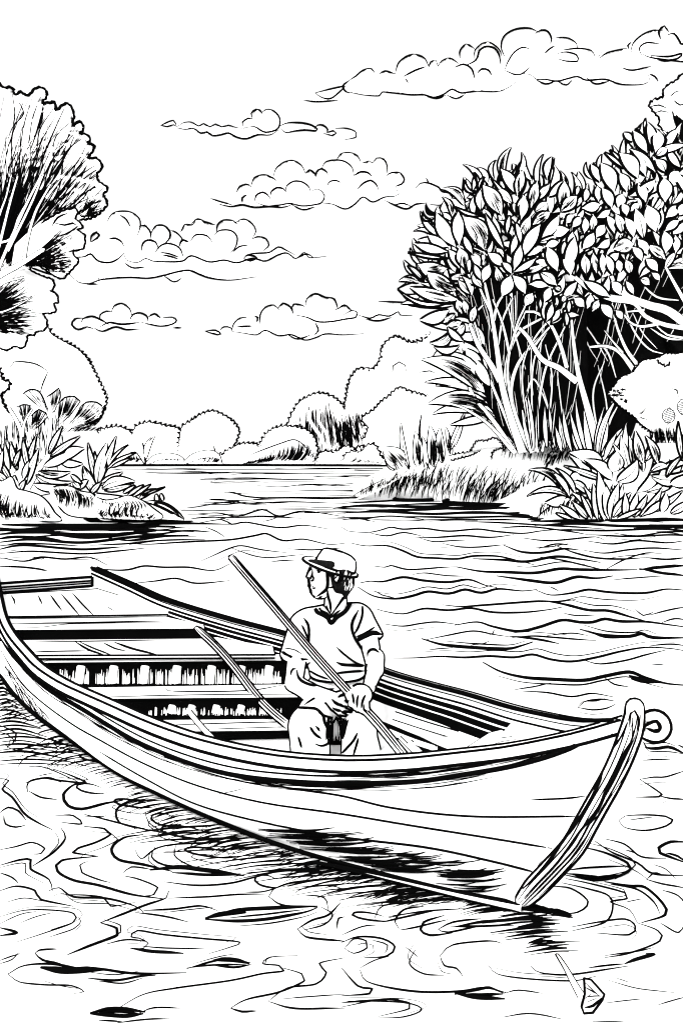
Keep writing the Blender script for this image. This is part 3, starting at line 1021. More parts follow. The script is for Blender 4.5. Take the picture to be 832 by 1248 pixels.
def crown(mb, poly, focus, d, sp, lrange, wk, flat=0.5, skip=0.0):
    """leaf rosettes packed over a crown; each rosette fans away from the focus"""
    us = [p[0] for p in poly]
    vs = [p[1] for p in poly]
    seeds = []
    v = min(vs)
    row = 0
    while v < max(vs):
        u = min(us) + (sp / 2 if row % 2 else 0)
        while u < max(us):
            p = (u + random.uniform(-0.3, 0.3) * sp, v + random.uniform(-0.3, 0.3) * sp)
            if inpoly(p, poly):
                seeds.append(p)
            u += sp
        v += sp * 0.8
        row += 1
    seeds.sort(key=lambda p: p[1])
    v0, v1 = min(vs), max(vs)
    k = 0
    for p in seeds:
        a0 = math.atan2(-(p[1] - focus[1]), (p[0] - focus[0]))
        n = random.choice((2, 3, 3, 4))
        spread = random.uniform(0.35, 0.6)
        base = (p[0], p[1] + 10)
        twist = random.uniform(-0.5, 0.5)
        dd = d + 2.2 * (v1 - p[1]) / (v1 - v0) + random.uniform(-0.25, 0.25)
        for j in random.sample(range(n), n):
            a = a0 + twist + (j - (n - 1) / 2) * spread + random.uniform(-0.12, 0.12)
            L = random.uniform(*lrange)
            tip = (base[0] + L * math.cos(a), base[1] - L * math.sin(a))
            leaf(mb, base, tip, L * random.uniform(*wk), dd - 0.03 * (k % 9), random.choice((-1, 1)) * random.uniform(0.02, 0.16), random.choice((2.4, 2.8, 3.4)),
                 vein=random.random() < 0.25, hatch=0.35 if random.random() < 0.2 else 0, belly=random.uniform(0.8, 1.2))
            k += 1


def inner_shade(root, outline, d, stems, thin, thick=0.8):
    """black solid standing in for the shade inside the tree, with pale stems over it"""
    mb = MB(M_SHADE)
    relief(mb, outline, d, thick)  # solid black body drawn in place of shade
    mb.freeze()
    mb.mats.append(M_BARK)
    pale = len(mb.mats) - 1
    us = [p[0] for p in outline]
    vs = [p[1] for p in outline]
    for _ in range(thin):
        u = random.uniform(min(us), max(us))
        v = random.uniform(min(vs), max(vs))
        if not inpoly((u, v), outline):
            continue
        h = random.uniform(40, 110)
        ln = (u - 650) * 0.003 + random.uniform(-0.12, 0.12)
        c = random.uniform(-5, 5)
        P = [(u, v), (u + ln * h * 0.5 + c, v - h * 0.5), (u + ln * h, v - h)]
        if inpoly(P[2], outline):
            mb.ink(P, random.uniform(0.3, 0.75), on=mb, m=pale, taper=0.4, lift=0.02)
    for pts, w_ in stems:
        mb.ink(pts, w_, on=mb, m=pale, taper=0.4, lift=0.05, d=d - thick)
    return mb.build('shade_fill', root)


TREES = 'big trees on the banks'
D1 = 29.0
t1 = thing('leafy_tree', tuple(W(634, 549, D1)), 'large leafed tree on the right bank with pale forked stem against shade drawn as a black mass', 'tree', TREES)
inner_shade(t1, [(548, 300), (562, 262), (590, 240), (640, 236), (690, 256), (712, 300), (716, 450), (712, 530), (700, 545), (660, 536), (646, 552), (630, 545), (600, 512), (575, 470), (560, 420), (556, 370)], D1 + 0.9,
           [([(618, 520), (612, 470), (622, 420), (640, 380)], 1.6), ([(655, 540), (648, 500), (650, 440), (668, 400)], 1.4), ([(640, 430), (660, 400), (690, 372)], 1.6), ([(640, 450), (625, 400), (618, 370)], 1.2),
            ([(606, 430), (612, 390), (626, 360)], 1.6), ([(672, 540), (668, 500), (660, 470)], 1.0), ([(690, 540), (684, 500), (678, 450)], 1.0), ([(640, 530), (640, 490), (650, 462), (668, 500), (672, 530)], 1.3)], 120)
mb = MB(M_BARK)
limb(mb, [(636, 551), (622, 510), (611, 468), (605, 425), (598, 380), (590, 345)], 10, 3, D1)
limb(mb, [(612, 470), (598, 445), (582, 420), (573, 398)], 8, 4, D1 + 0.05)
limb(mb, [(600, 400), (606, 370), (622, 350)], 4, 2, D1 + 0.04)
limb(mb, [(648, 551), (632, 520), (622, 480), (630, 445), (650, 418), (662, 408)], 7, 2.5, D1 + 0.1)
limb(mb, [(614, 470), (620, 430), (632, 405), (652, 392), (660, 388)], 6, 2.5, D1 + 0.12)
limb(mb, [(627, 552), (600, 512), (576, 482), (566, 450), (560, 420)], 6, 2.5, D1 + 0.02)
limb(mb, [(624, 550), (596, 518), (566, 498), (548, 492)], 4, 2, D1 - 0.05)
limb(mb, [(572, 398), (580, 380), (588, 372)], 4, 2, D1)
limb(mb, [(640, 551), (626, 505), (618, 450), (628, 400), (640, 372)], 4, 2, D1 + 0.06)
limb(mb, [(652, 550), (655, 500), (664, 450), (682, 410), (694, 385)], 4, 1.8, D1 + 0.02)
limb(mb, [(660, 550), (668, 510), (672, 460), (664, 420)], 3, 1.4, D1 + 0.02)
limb(mb, [(655, 551), (640, 500), (636, 450), (648, 410)], 3, 1.4, D1 + 0.03)
limb(mb, [(632, 549), (612, 500), (594, 455), (580, 400), (568, 372)], 4, 2, D1 + 0.08)
limb(mb, [(620, 430), (612, 395), (600, 365)], 3.4, 1.8, D1 + 0.02)
limb(mb, [(648, 425), (668, 400), (690, 384)], 3.0, 1.6, D1 + 0.05)
limb(mb, [(598, 380), (588, 360), (580, 340)], 3.5, 2, D1)
limb(mb, [(648, 551), (640, 525), (636, 500)], 6, 1.5, D1 - 0.02)
limb(mb, [(650, 550), (646, 520), (642, 480)], 5, 1.2, D1 - 0.02)
mb.build('trunk', t1)
# leaves read off the drawing, crop by crop: (base, tip, width[, bend[, hatch]]) in crop pixels
LA = [((612, 235), (540, 108), 62), ((640, 240), (640, 112), 52), ((625, 350), (665, 240), 55), ((695, 305), (725, 165), 45), ((715, 275), (785, 185), 45), ((775, 165), (800, 45), 42, -0.12), ((780, 250), (836, 192), 40),
      ((545, 342), (450, 190), 85, 0, .3), ((590, 320), (490, 155), 25, .05), ((600, 290), (520, 200), 50), ((440, 322), (435, 215), 58), ((440, 345), (310, 300), 22, -.1), ((330, 495), (325, 325), 68), ((312, 502), (215, 330), 78, -.08), ((277, 502), (170, 440), 55, -.1),
      ((272, 527), (100, 485), 50, -.06), ((275, 562), (68, 530), 20, -.03), ((460, 520), (350, 350), 105, .08, .5), ((466, 520), (440, 390), 60, 0, .5), ((477, 502), (470, 410), 38), ((560, 522), (460, 330), 38), ((570, 442), (585, 340), 30), ((640, 492), (615, 375), 35), ((640, 482), (690, 345), 58),
      ((650, 557), (740, 390), 68), ((700, 392), (792, 325), 58, 0, .4), ((740, 467), (836, 340), 58, .06), ((718, 482), (836, 440), 36, .08), ((590, 542), (615, 440), 40), ((605, 622), (640, 495), 52), ((606, 626), (570, 540), 40), ((596, 642), (545, 580), 40), ((602, 632), (720, 558), 40, .06),
      ((612, 627), (782, 580), 40, .1), ((622, 642), (737, 618), 32, 0, .5), ((590, 650), (545, 755), 72), ((600, 648), (664, 742), 62), ((682, 692), (782, 702), 46), ((738, 632), (822, 697), 60), ((760, 784), (790, 708), 52), ((662, 804), (700, 738), 58), ((740, 824), (740, 760), 22), ((770, 882), (800, 788), 40), ((800, 884), (836, 818), 40),
      ((450, 682), (482, 594), 58), ((440, 672), (405, 590), 38), ((552, 602), (475, 535), 58), ((556, 557), (515, 508), 40), ((380, 642), (375, 545), 30), ((400, 542), (350, 440), 40), ((330, 612), (275, 515), 50), ((356, 612), (330, 508), 68, 0, .5), ((268, 612), (120, 590), 85, -.18, .5), ((312, 722), (165, 630), 85, -.1, .9),
      ((152, 682), (65, 595), 28), ((332, 750), (15, 715), 24, -.2), ((332, 772), (80, 708), 66, -.05, .2), ((278, 822), (130, 874), 66, -.12), ((312, 842), (228, 884), 45, -.1), ((342, 882), (262, 905), 50, -.1), ((357, 892), (288, 955), 50, -.1), ((370, 852), (350, 770), 40), ((390, 892), (412, 803), 45), ((342, 842), (318, 770), 50, 0, .3),
      ((292, 922), (178, 990), 50, -.25, .2), ((332, 1002), (200, 1008), 40, -.2), ((352, 982), (270, 908), 40, -.1), ((762, 502), (836, 480), 48), ((762, 522), (836, 625), 58), ((665, 552), (757, 508), 44), ((420, 230), (360, 160), 20, -.3), ((425, 220), (405, 122), 16, .1), ((430, 222), (460, 145), 18, -.15), ((525, 165), (620, 85), 18, .25), ((225, 335), (160, 285), 16, -.3), ((200, 365), (145, 320), 20, -.35)]
LB = [((60, 722), (85, 590), 58), ((-10, 662), (20, 530), 55), ((10, 782), (20, 655), 55), ((90, 682), (157, 598), 40), ((147, 662), (227, 580), 50, .08), ((152, 572), (165, 465), 34, -.15), ((215, 732), (230, 585), 68, 0, .4), ((290, 662), (302, 608), 28), ((330, 692), (340, 620), 40), ((318, 722), (412, 702), 58, .1), ((210, 742), (292, 662), 68, 0, .5),
      ((78, 742), (142, 690), 58, .1), ((60, 802), (162, 745), 68), ((18, 942), (106, 820), 58), ((8, 882), (52, 765), 50), ((130, 832), (255, 830), 68, .12), ((138, 832), (227, 780), 45, .1), ((238, 802), (277, 755), 48), ((268, 822), (312, 765), 48), ((330, 852), (335, 770), 48), ((365, 842), (376, 755), 48), ((393, 772), (462, 730), 45, .08), ((482, 852), (443, 758), 50), ((522, 852), (488, 750), 55),
      ((470, 722), (420, 620), 60), ((402, 690), (395, 610), 48), ((410, 592), (363, 498), 48), ((482, 642), (413, 493), 80), ((500, 722), (522, 650), 60), ((545, 762), (520, 700), 50), ((545, 642), (508, 543), 60), ((560, 642), (555, 570), 38), ((602, 572), (508, 443), 80), ((642, 562), (568, 438), 58), ((532, 522), (432, 438), 24), ((530, 505), (458, 425), 20), ((692, 542), (560, 420), 48), ((650, 442), (578, 328), 58), ((680, 442), (650, 285), 55),
      ((690, 442), (695, 322), 68), ((640, 402), (590, 315), 20), ((576, 387), (528, 338), 40), ((690, 462), (752, 418), 48), ((742, 542), (688, 475), 55), ((560, 662), (692, 575), 58, .1), ((642, 692), (602, 592), 58), ((667, 652), (702, 590), 48), ((740, 692), (735, 568), 78), ((560, 742), (612, 700), 45), ((632, 882), (590, 722), 68), ((692, 842), (650, 708), 88), ((702, 842), (722, 720), 40), ((742, 772), (802, 708), 58),
      ((800, 762), (840, 700), 60), ((762, 612), (805, 535), 88, .05), ((840, 652), (780, 548), 50, .1), ((735, 842), (812, 783), 48), ((742, 952), (735, 838), 68), ((792, 952), (790, 858), 48), ((580, 872), (535, 770), 58), ((478, 932), (580, 905), 80), ((440, 1000), (505, 950), 50), ((395, 922), (457, 878), 50, .15), ((390, 872), (432, 808), 58), ((320, 932), (378, 848), 60), ((240, 1042), (282, 868), 68), ((250, 932), (270, 843), 50), ((215, 962), (232, 888), 34),
      ((195, 1042), (143, 918), 68), ((50, 952), (128, 920), 50), ((150, 1012), (80, 990), 50), ((262, 1062), (230, 950), 66), ((342, 1062), (330, 958), 58), ((392, 1052), (375, 948), 48), ((427, 1060), (420, 948), 48), ((472, 1060), (440, 958), 48), ((512, 1050), (500, 983), 48), ((562, 1060), (540, 983), 50), ((652, 962), (600, 878), 58), ((702, 1042), (640, 978), 56), ((742, 982), (650, 908), 58), ((622, 992), (570, 918), 50)]
LC_ = [((192, 77), (108, 5), 68), ((48, 70), (142, 80), 58), ((150, 152), (140, 93), 50), ((55, 182), (55, 120), 50), ((105, 192), (105, 143), 20), ((140, 242), (155, 163), 34), ((180, 242), (217, 193), 40), ((240, 284), (235, 208), 28), ((252, 217), (255, 148), 28), ((185, 192), (190, 130), 30), ((215, 100), (178, 82), 30), ((215, 162), (232, 123), 34), ((330, 182), (278, 138), 54), ((345, 192), (362, 118), 50), ((370, 207), (402, 148), 44),
       ((408, 170), (470, 242), 58), ((488, 200), (522, 247), 44), ((462, 132), (328, 50), 56), ((512, 122), (468, 53), 58), ((540, 50), (582, 122), 40), ((610, 40), (660, 72), 48), ((670, 10), (712, 52), 40)]


def traced(mb, L, x0, y0, d, vref):
    for i, l in enumerate(sorted(L, key=lambda l: l[0][1])):
        (b, t) = C(x0, y0, 4.16, [l[0], l[1]])
        leaf(mb, b, t, l[2] / 4.16, d - 0.006 * (b[1] - vref) - 0.012 * (i % 5), l[3] if len(l) > 3 else random.uniform(-.05, .05), 3.4, hatch=l[4] if len(l) > 4 else (0.3 if random.random() < .12 else 0), vein=random.random() < .18, belly=1.0, n=10)


cm = MB(M_LEAF)
L1 = [((545, 308), (504, 296), 10), ((555, 322), (497, 308), 5), ((560, 345), (508, 325), 18), ((566, 360), (484, 352), 6, 0.2), ((563, 366), (500, 350), 16, -0.05, 0.5), ((552, 372), (497, 372), 8), ((575, 380), (513, 345), 20, 0.1, 0.6),
      ((566, 398), (512, 391), 16), ((575, 392), (536, 396), 14), ((578, 402), (545, 398), 14), ((582, 412), (556, 410), 12), ((580, 425), (524, 440), 18, 0.15), ((585, 430), (530, 424), 12, 0.1), ((570, 428), (545, 412), 12),
      ((590, 478), (513, 438), 24, 0.12, 0.5), ((588, 470), (536, 428), 18, 0.1), ((582, 462), (556, 430), 14, 0.05), ((590, 482), (517, 466), 12, 0.1), ((592, 484), (530, 470), 9, 0.1), ((600, 500), (521, 492), 22, 0.12, 0.6), ((600, 505), (526, 505), 14, 0.12), ((598, 508), (548, 518), 10),
      ((585, 450), (566, 424), 16), ((596, 470), (572, 432), 14), ((590, 420), (572, 392), 12), ((604, 515), (560, 490), 20, 0.05, 0.7), ((560, 300), (528, 285), 16), ((560, 320), (532, 262), 22, 0.08), ((562, 310), (556, 258), 18, -0.1),
      ((538, 260), (516, 268), 5, -0.35), ((592, 230), (566, 220), 6, -0.4), ((576, 232), (580, 210), 6), ((604, 240), (632, 200), 5, 0.3), ((672, 222), (675, 192), 9, -0.15), ((668, 226), (671, 194), 5, 0.1)]
for i, l in enumerate(L1):
    leaf(cm, l[0], l[1], l[2], D1 + 0.25 - 0.03 * (i % 8), l[3] if len(l) > 3 else 0, 2.6, hatch=l[4] if len(l) > 4 else 0)
crown(cm, [(556, 250), (578, 228), (602, 218), (628, 212), (652, 222), (676, 228), (700, 240), (706, 300), (700, 350), (694, 392), (660, 398), (640, 372), (610, 350), (580, 352), (548, 372), (520, 358), (514, 322), (532, 288)], (632, 440), D1 - 1.2, 22, (20, 34), (0.3, 0.42))
traced(cm, LA, 480, 180, D1 - 2.4, 230)
traced(cm, [l for l in LB if l[0][0] < 330], 632, 80, D1 - 2.4, 230)
traced(cm, LC_, 632, 330, D1 - 2.6, 330)
for _ in range(0):
    b = (random.uniform(560, 690), random.uniform(330, 395))
    a = random.uniform(0, 6.28)
    L = random.uniform(14, 24)
    leaf(cm, b, (b[0] + L * math.cos(a), b[1] - L * math.sin(a)), L * 0.5, D1 - 2.3, 0.05, 2.8)
def fringe(mb, line, focus, n, d):
    # long curved tips along the outline of a crown
    Pn = polyline_resample(cr(line, 3.0), n)
    for i, p in enumerate(Pn):
        a = math.atan2(-(p[1] - focus[1]), p[0] - focus[0]) + random.uniform(-0.45, 0.45)
        L = random.uniform(22, 44)
        b = p - np.array((math.cos(a), -math.sin(a))) * L * 0.35
        leaf(mb, b, b + np.array((math.cos(a), -math.sin(a))) * L, random.uniform(5, 12), d + 0.02 * (i % 7), random.choice((-1, 1)) * random.uniform(0.08, 0.24), 2.6, hatch=0.4 if random.random() < 0.25 else 0)


fringe(cm, [(508, 372), (502, 335), (520, 295), (545, 255), (580, 222), (620, 205), (660, 216), (696, 236)], (640, 400), 22, D1 - 1.0)
cm.build('crown', t1)

D2 = 30.5
t2 = thing('leafy_tree', tuple(W(727, 550, D2)), 'taller leafed tree behind the first, its limbs arching in from the right edge', 'tree', TREES)
inner_shade(t2, [(700, 270), (724, 232), (770, 214), (800, 196), (880, 196), (950, 230), (950, 400), (930, 530), (860, 540), (840, 450), (810, 440), (770, 455), (745, 475), (742, 490), (770, 510), (764, 540), (740, 548), (716, 548), (708, 500), (706, 420)], D2 + 1.0,
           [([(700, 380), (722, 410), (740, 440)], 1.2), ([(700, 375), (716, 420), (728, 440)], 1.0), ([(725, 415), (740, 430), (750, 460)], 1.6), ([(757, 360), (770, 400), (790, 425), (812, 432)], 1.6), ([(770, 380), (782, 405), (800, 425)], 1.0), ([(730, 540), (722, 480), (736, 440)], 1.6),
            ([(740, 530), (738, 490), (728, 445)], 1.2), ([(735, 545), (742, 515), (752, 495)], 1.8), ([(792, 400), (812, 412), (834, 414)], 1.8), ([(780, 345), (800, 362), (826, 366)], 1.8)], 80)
mb = MB(M_BARK)
limb(mb, [(730, 552), (716, 500), (704, 455), (698, 415), (695, 380)], 10, 2.5, 28.3)
limb(mb, [(702, 465), (680, 448), (660, 438), (642, 410), (632, 400)], 8, 4, D2 - 2.2)
limb(mb, [(690, 448), (682, 420), (668, 392), (650, 380), (640, 380)], 5, 3, D2 - 2.25)
limb(mb, [(850, 408), (815, 380), (790, 372), (765, 362), (752, 345)], 12, 8, D2 - 2.6)
limb(mb, [(765, 366), (740, 362), (718, 352), (700, 338)], 9, 5, D2 - 2.6)
limb(mb, [(850, 402), (810, 396), (785, 385), (772, 370), (745, 366)], 6, 4, D2 - 2.65)
limb(mb, [(806, 394), (780, 398), (766, 392), (760, 384)], 4, 2, D2 - 2.66)
limb(mb, [(784, 378), (764, 380)], 3, 1.6, D2 - 2.66)
limb(mb, [(832, 412), (812, 408), (800, 398)], 3, 1.6, D2 - 2.66)
limb(mb, [(836, 372), (818, 340), (810, 325)], 5, 3, D2 - 2.7)
limb(mb, [(772, 452), (755, 430), (738, 422), (718, 423)], 6, 2.5, D2 - 0.9)
limb(mb, [(777, 446), (762, 425), (750, 395), (746, 372)], 5, 2, D2 - 0.95)
limb(mb, [(758, 430), (745, 415), (736, 403)], 3, 1.2, D2 - 0.95)
mb.build('trunk', t2)
cm = MB(M_LEAF)
crown(cm, [(706, 232), (722, 214), (742, 204), (764, 194), (786, 168), (806, 182), (826, 172), (880, 160), (960, 190), (970, 320), (900, 335), (836, 316), (810, 318), (790, 338), (770, 352), (740, 350), (716, 372), (694, 360), (690, 300)], (740, 440), D2 - 1.4, 24, (22, 36), (0.3, 0.42))
traced(cm, [l for l in LB if l[0][0] >= 330], 632, 80, D2 - 2.6, 230)
for l in [((776, 190), (782, 150), 8), ((790, 190), (790, 152), 9, 0.08), ((792, 192), (800, 156), 10), ((772, 180), (760, 162), 6), ((757, 206), (735, 186), 4), ((760, 204), (742, 183), 4), ((770, 222), (755, 186), 20), ((790, 216), (768, 182), 18), ((798, 186), (836, 176), 10), ((735, 232), (718, 202), 12), ((752, 240), (731, 200), 18)]:
    leaf(cm, l[0], l[1], l[2], D2 - 2.1, l[3] if len(l) > 3 else 0, 2.4)
fringe(cm, [(700, 236), (722, 208), (745, 196), (764, 188), (784, 160), (806, 176), (830, 166)], (770, 400), 12, D2 - 1.2)
cm.build('crown', t2)

# ---------------------------------------------------------------- plants on the right bank
Y8 = lambda L: [((416 + l[0][0] / 2, 400 + l[0][1] / 2), (416 + l[1][0] / 2, 400 + l[1][1] / 2), l[2] / 2) + tuple(l[3:]) for l in L]
plant('reed_clump', 'clump of slim reeds on the right bank in front of the pale bushes', 29.5, Y8([
    ((165, 345), (145, 230), 14, -0.05), ((185, 340), (180, 250), 26, 0.03, 0.5), ((205, 345), (196, 262), 16, 0.05), ((215, 345), (195, 210), 4, -0.1), ((225, 340), (215, 235), 30, 0.02, 0.8), ((245, 330), (240, 240), 24, -0.05, 0.6),
    ((150, 340), (100, 290), 50, 0.05, 0.8), ((135, 345), (105, 320), 20, 0, 0.5), ((268, 310), (254, 240), 14, 0, 0.4), ((262, 300), (300, 205), 16), ((275, 290), (300, 212), 8)]), w=1.8)
plant('reed_clump', 'pale blades standing against the black drawn shade beside the first tree stem', 28.8, Y8([
    ((465, 300), (445, 165), 16, 0.04), ((468, 300), (450, 150), 10, 0.02), ((500, 290), (495, 190), 12, -0.03), ((520, 290), (505, 185), 10, -0.03), ((545, 300), (530, 215), 14, -0.03), ((560, 300), (540, 195), 12, -0.05), ((480, 290), (476, 150), 5), ((510, 290), (525, 140), 5), ((575, 300), (560, 240), 12, -0.02),
    ((600, 310), (570, 170), 12, -0.05), ((590, 310), (556, 200), 12, -0.04), ((535, 300), (520, 240), 12)]), w=1.8)
plant('reed_clump', 'fan of curved pale blades at the foot of the taller leafy tree', 27.5, Y8([
    ((620, 330), (640, 190), 12, -0.06), ((625, 335), (675, 165), 16, -0.1), ((630, 330), (650, 220), 12), ((632, 320), (695, 235), 20, -0.05), ((625, 330), (695, 230), 14, 0.05), ((612, 330), (590, 200), 16, -0.03), ((640, 320), (670, 255), 14, -0.05),
    ((720, 370), (692, 235), 26, -0.1), ((705, 360), (680, 260), 24, -0.05), ((700, 350), (660, 280), 16), ((715, 345), (700, 262), 20, 0, 0.4), ((735, 350), (720, 280), 18, 0, 0.5)]), w=2.0)
plant('broad_leaf_plant', 'broad leaved plant at the water between the grassy slope and the near right bank', 22.9, Y8([
    ((640, 345), (555, 303), 40, 0.1), ((610, 365), (555, 310), 22, 0.05), ((640, 370), (540, 335), 16), ((590, 375), (548, 385), 36, 0.3), ((660, 370), (590, 320), 30, 0.1), ((600, 405), (545, 370), 20, 0.1), ((560, 415), (450, 410), 16, 0.18), ((540, 400), (455, 345), 20, 0.2, 0.4), ((555, 410), (500, 345), 16, 0.1), ((570, 405), (520, 340), 14, 0.1), ((545, 412), (495, 425), 26, -0.1),
    ((670, 375), (720, 320), 36, 0.12), ((660, 350), (670, 300), 40, 0, 0.2)]), w=2.8)
plant('broad_leaf_plant', 'spread of upright pale blades along the near right bank', 22.5, Y8([
    ((630, 465), (560, 400), 22, 0.05), ((640, 468), (590, 385), 18), ((625, 468), (612, 378), 24), ((640, 468), (625, 350), 30), ((650, 465), (640, 375), 26), ((655, 465), (675, 378), 26, -0.06), ((660, 462), (705, 400), 22, -0.05), ((600, 465), (560, 420), 16), ((580, 465), (530, 430), 16), ((610, 465), (580, 400), 12),
    ((700, 460), (720, 400), 20), ((710, 462), (745, 405), 18), ((690, 462), (690, 400), 18), ((725, 460), (780, 390), 20, 0.05), ((735, 455), (800, 410), 18), ((760, 448), (832, 395), 16), ((780, 450), (790, 400), 22), ((800, 452), (850, 420), 20), ((560, 465), (520, 450), 10), ((670, 465), (730, 440), 12)]), w=2.6)
plant('bramble', 'tangle of arching stems and leaves at the right edge of the near bank', 22.4, Y8([
    ((720, 400), (760, 320), 30, 0.2), ((740, 400), (800, 320), 30, 0.25), ((745, 370), (832, 318), 24, 0.2), ((752, 360), (840, 345), 30, 0.2), ((770, 370), (850, 330), 22, -0.2), ((752, 350), (800, 340), 20, -0.2), ((800, 380), (850, 355), 30, 0.1), ((790, 365), (832, 310), 14, -0.1), ((735, 330), (715, 250), 26, -0.06, 0.3), ((740, 325), (760, 255), 20, 0.05), ((770, 330), (740, 262), 22, 0.05, 0.4), ((830, 320), (820, 225), 14, -0.05), ((845, 320), (835, 250), 14)]), w=3.0)
# ================================================================ rowing boat
def rail_curve(rows):
    """rows of (u, v, z) -> smooth 3-D curve"""
    return cr3([G(u, v, z) for u, v, z in rows], 8)


NEAR = rail_curve([(-3, 700, .64), (3, 730, .62), (9, 753, .60), (20, 773, .58), (38, 794, .565), (55, 811, .55), (83, 829, .535), (111, 842, .52), (141, 855, .51), (177, 871, .495), (210, 884, .485),
                   (250, 897, .475), (300, 909, .465), (358, 918, .46), (430, 922, .465), (500, 919, .49), (551, 914, .52), (600, 909, .56), (640, 903, .60), (700, 890, .67), (758, 873, .74)])
FARR = rail_curve([(112, 692, .70), (155, 711, .66), (200, 731, .63), (275, 754, .585), (350, 774, .545), (410, 795, .52), (466, 818, .515), (520, 834, .53), (566, 846, .55), (616, 861, .59), (650, 869, .62), (700, 878, .68), (746, 878, .735)])
WLN = cr3([G(u, v, 0) for u, v in [(-8, 812), (10, 836), (25, 854), (50, 876), (88, 903), (145, 944), (200, 972), (250, 995), (300, 1016), (350, 1034), (400, 1049), (450, 1062), (500, 1075), (560, 1089), (633, 1102)]], 8)
NS = 72


def rs(Pts, n=NS):
    return [Vector(p) for p in polyline_resample([tuple(p) for p in Pts], n)]


nr, fr, nw = rs(NEAR), rs(FARR), rs(WLN)
fw = []
for a, b, c in zip(nr, fr, nw):
    q = c + (b - a) * 0.72
    fw.append(Vector((q.x, q.y, 0)))
fw[-1] = nw[-1].copy()


def side(curve, i, other):
    """horizontal unit vector pointing out of the boat at station i"""
    t = curve[min(i + 1, NS - 1)] - curve[max(i - 1, 0)]
    n = Vector((t.y, -t.x, 0)).normalized()
    d = curve[i] - other[i]
    if i > NS - 4:
        d = curve[NS - 4] - other[NS - 4]
    return n if n.dot(Vector((d.x, d.y, 0))) > 0 else -n


boat = thing('rowing_boat', tuple(((nr[NS // 2] + fr[NS // 2]) / 2).xy) + (0.0,), 'long white wooden rowing boat floating in the foreground with a man seated in it', 'boat')
GW, GH = 0.05, 0.048
BOW = (nr[-1] - nw[-1])
BOW = Vector((BOW.x, BOW.y, 0)).normalized()


def prow(i, s):
    return BOW * (0.085 * math.sin(math.pi * s) * max(0.0, (i / (NS - 1) - 0.72) / 0.28) ** 2)


no = [nr[i] + side(nr, i, fr) * GW for i in range(NS)]
fo = [fr[i] + side(fr, i, nr) * GW for i in range(NS)]
dz = Vector((0, 0, GH))

hull = MB(M_WOOD)


def grid(mb, cols, m=0, flip=False, mats=None):
    r = len(cols[0])
    V = [p for c in cols for p in c]
    Fc = []
    o = len(mb.v)
    mb.v.extend([tuple(p) for p in V])
    for i in range(len(cols) - 1):
        for k in range(r - 1):
            f = (i * r + k, (i + 1) * r + k, (i + 1) * r + k + 1, i * r + k + 1)
            mb.f.append(tuple(o + x for x in (f[::-1] if flip else f)))
            mb.m.append(mats(i, k) if mats else m)


# outside, near and far, down to the keel
oc, ofar = [], []
for i in range(NS):
    out = side(nr, i, fr)
    col = []
    a = no[i] - dz
    for k in range(13):
        s = k / 12
        p = a.lerp(nw[i], s) + out * (0.05 * math.sin(math.pi * s) * (1 - (i / NS) ** 3)) + prow(i, s)
        col.append(p)
    keel = (nw[i] + fw[i]) / 2
    col.append(Vector((keel.x, keel.y, -0.18 if i < NS - 1 else -0.02)))
    oc.append(col)
    col = []
    outf = side(fr, i, nr)
    a = fo[i] - dz
    for k in range(7):
        s = k / 6
        col.append(a.lerp(fw[i], s) + outf * (0.04 * math.sin(math.pi * s) * (1 - (i / NS) ** 3)) + prow(i, s))
    col.append(Vector((keel.x, keel.y, -0.18 if i < NS - 1 else -0.02)))
    ofar.append(col)
grid(hull, oc)
grid(hull, ofar, flip=True)
# inside: near wall, floor, far wall in planks
strips = [0.0, .014, .034, .040, .062, .067, .098, .125, .131, .16, .165, .205, .25]
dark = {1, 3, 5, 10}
FLOOR = 0.10
inn, inf, flo = [], [], []
for i in range(NS):
    inw = -side(nr, i, fr)
    inwf = -side(fr, i, nr)
    beam = (nr[i] - fr[i]).length
    k_ = min(1.0, beam / 0.9)
    a = nr[i] - dz
    e = a.lerp(nw[i], (a.z - FLOOR) / a.z)
    inn.append([a, a.lerp(e, 0.5) + inw * 0.05 * k_, e + inw * 0.12 * k_])
    b = fr[i] - dz
    col = []
    tot = max(0.1, b.z - FLOOR)
    e2 = b.lerp(fw[i], (b.z - FLOOR) / b.z)
    for s in strips:
        s = min(s, tot * 0.8)
        tb = min(1, i / (NS - 1) / 0.8) ** 4
        col.append(b.lerp(e2, s / tot * tb) + inwf * (0.26 * k_ * (s / 0.4) ** 1.3) - Vector((0, 0, s * (1 - tb))))
    col.append(b.lerp(e2, tb) * 1.0 + inwf * 0.3 * k_)
    col[-1].z = FLOOR
    inf.append(col)
    flo.append([inn[-1][-1], col[-1]])


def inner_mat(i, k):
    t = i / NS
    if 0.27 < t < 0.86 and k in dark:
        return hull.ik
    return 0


grid(hull, inn, flip=True)
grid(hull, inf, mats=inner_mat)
grid(hull, flo)
# transom
hull.add([nr[0], fr[0], fw[0] - Vector((0, 0, .1)), nw[0] - Vector((0, 0, .1))], [(0, 1, 2, 3)])
hull.freeze()
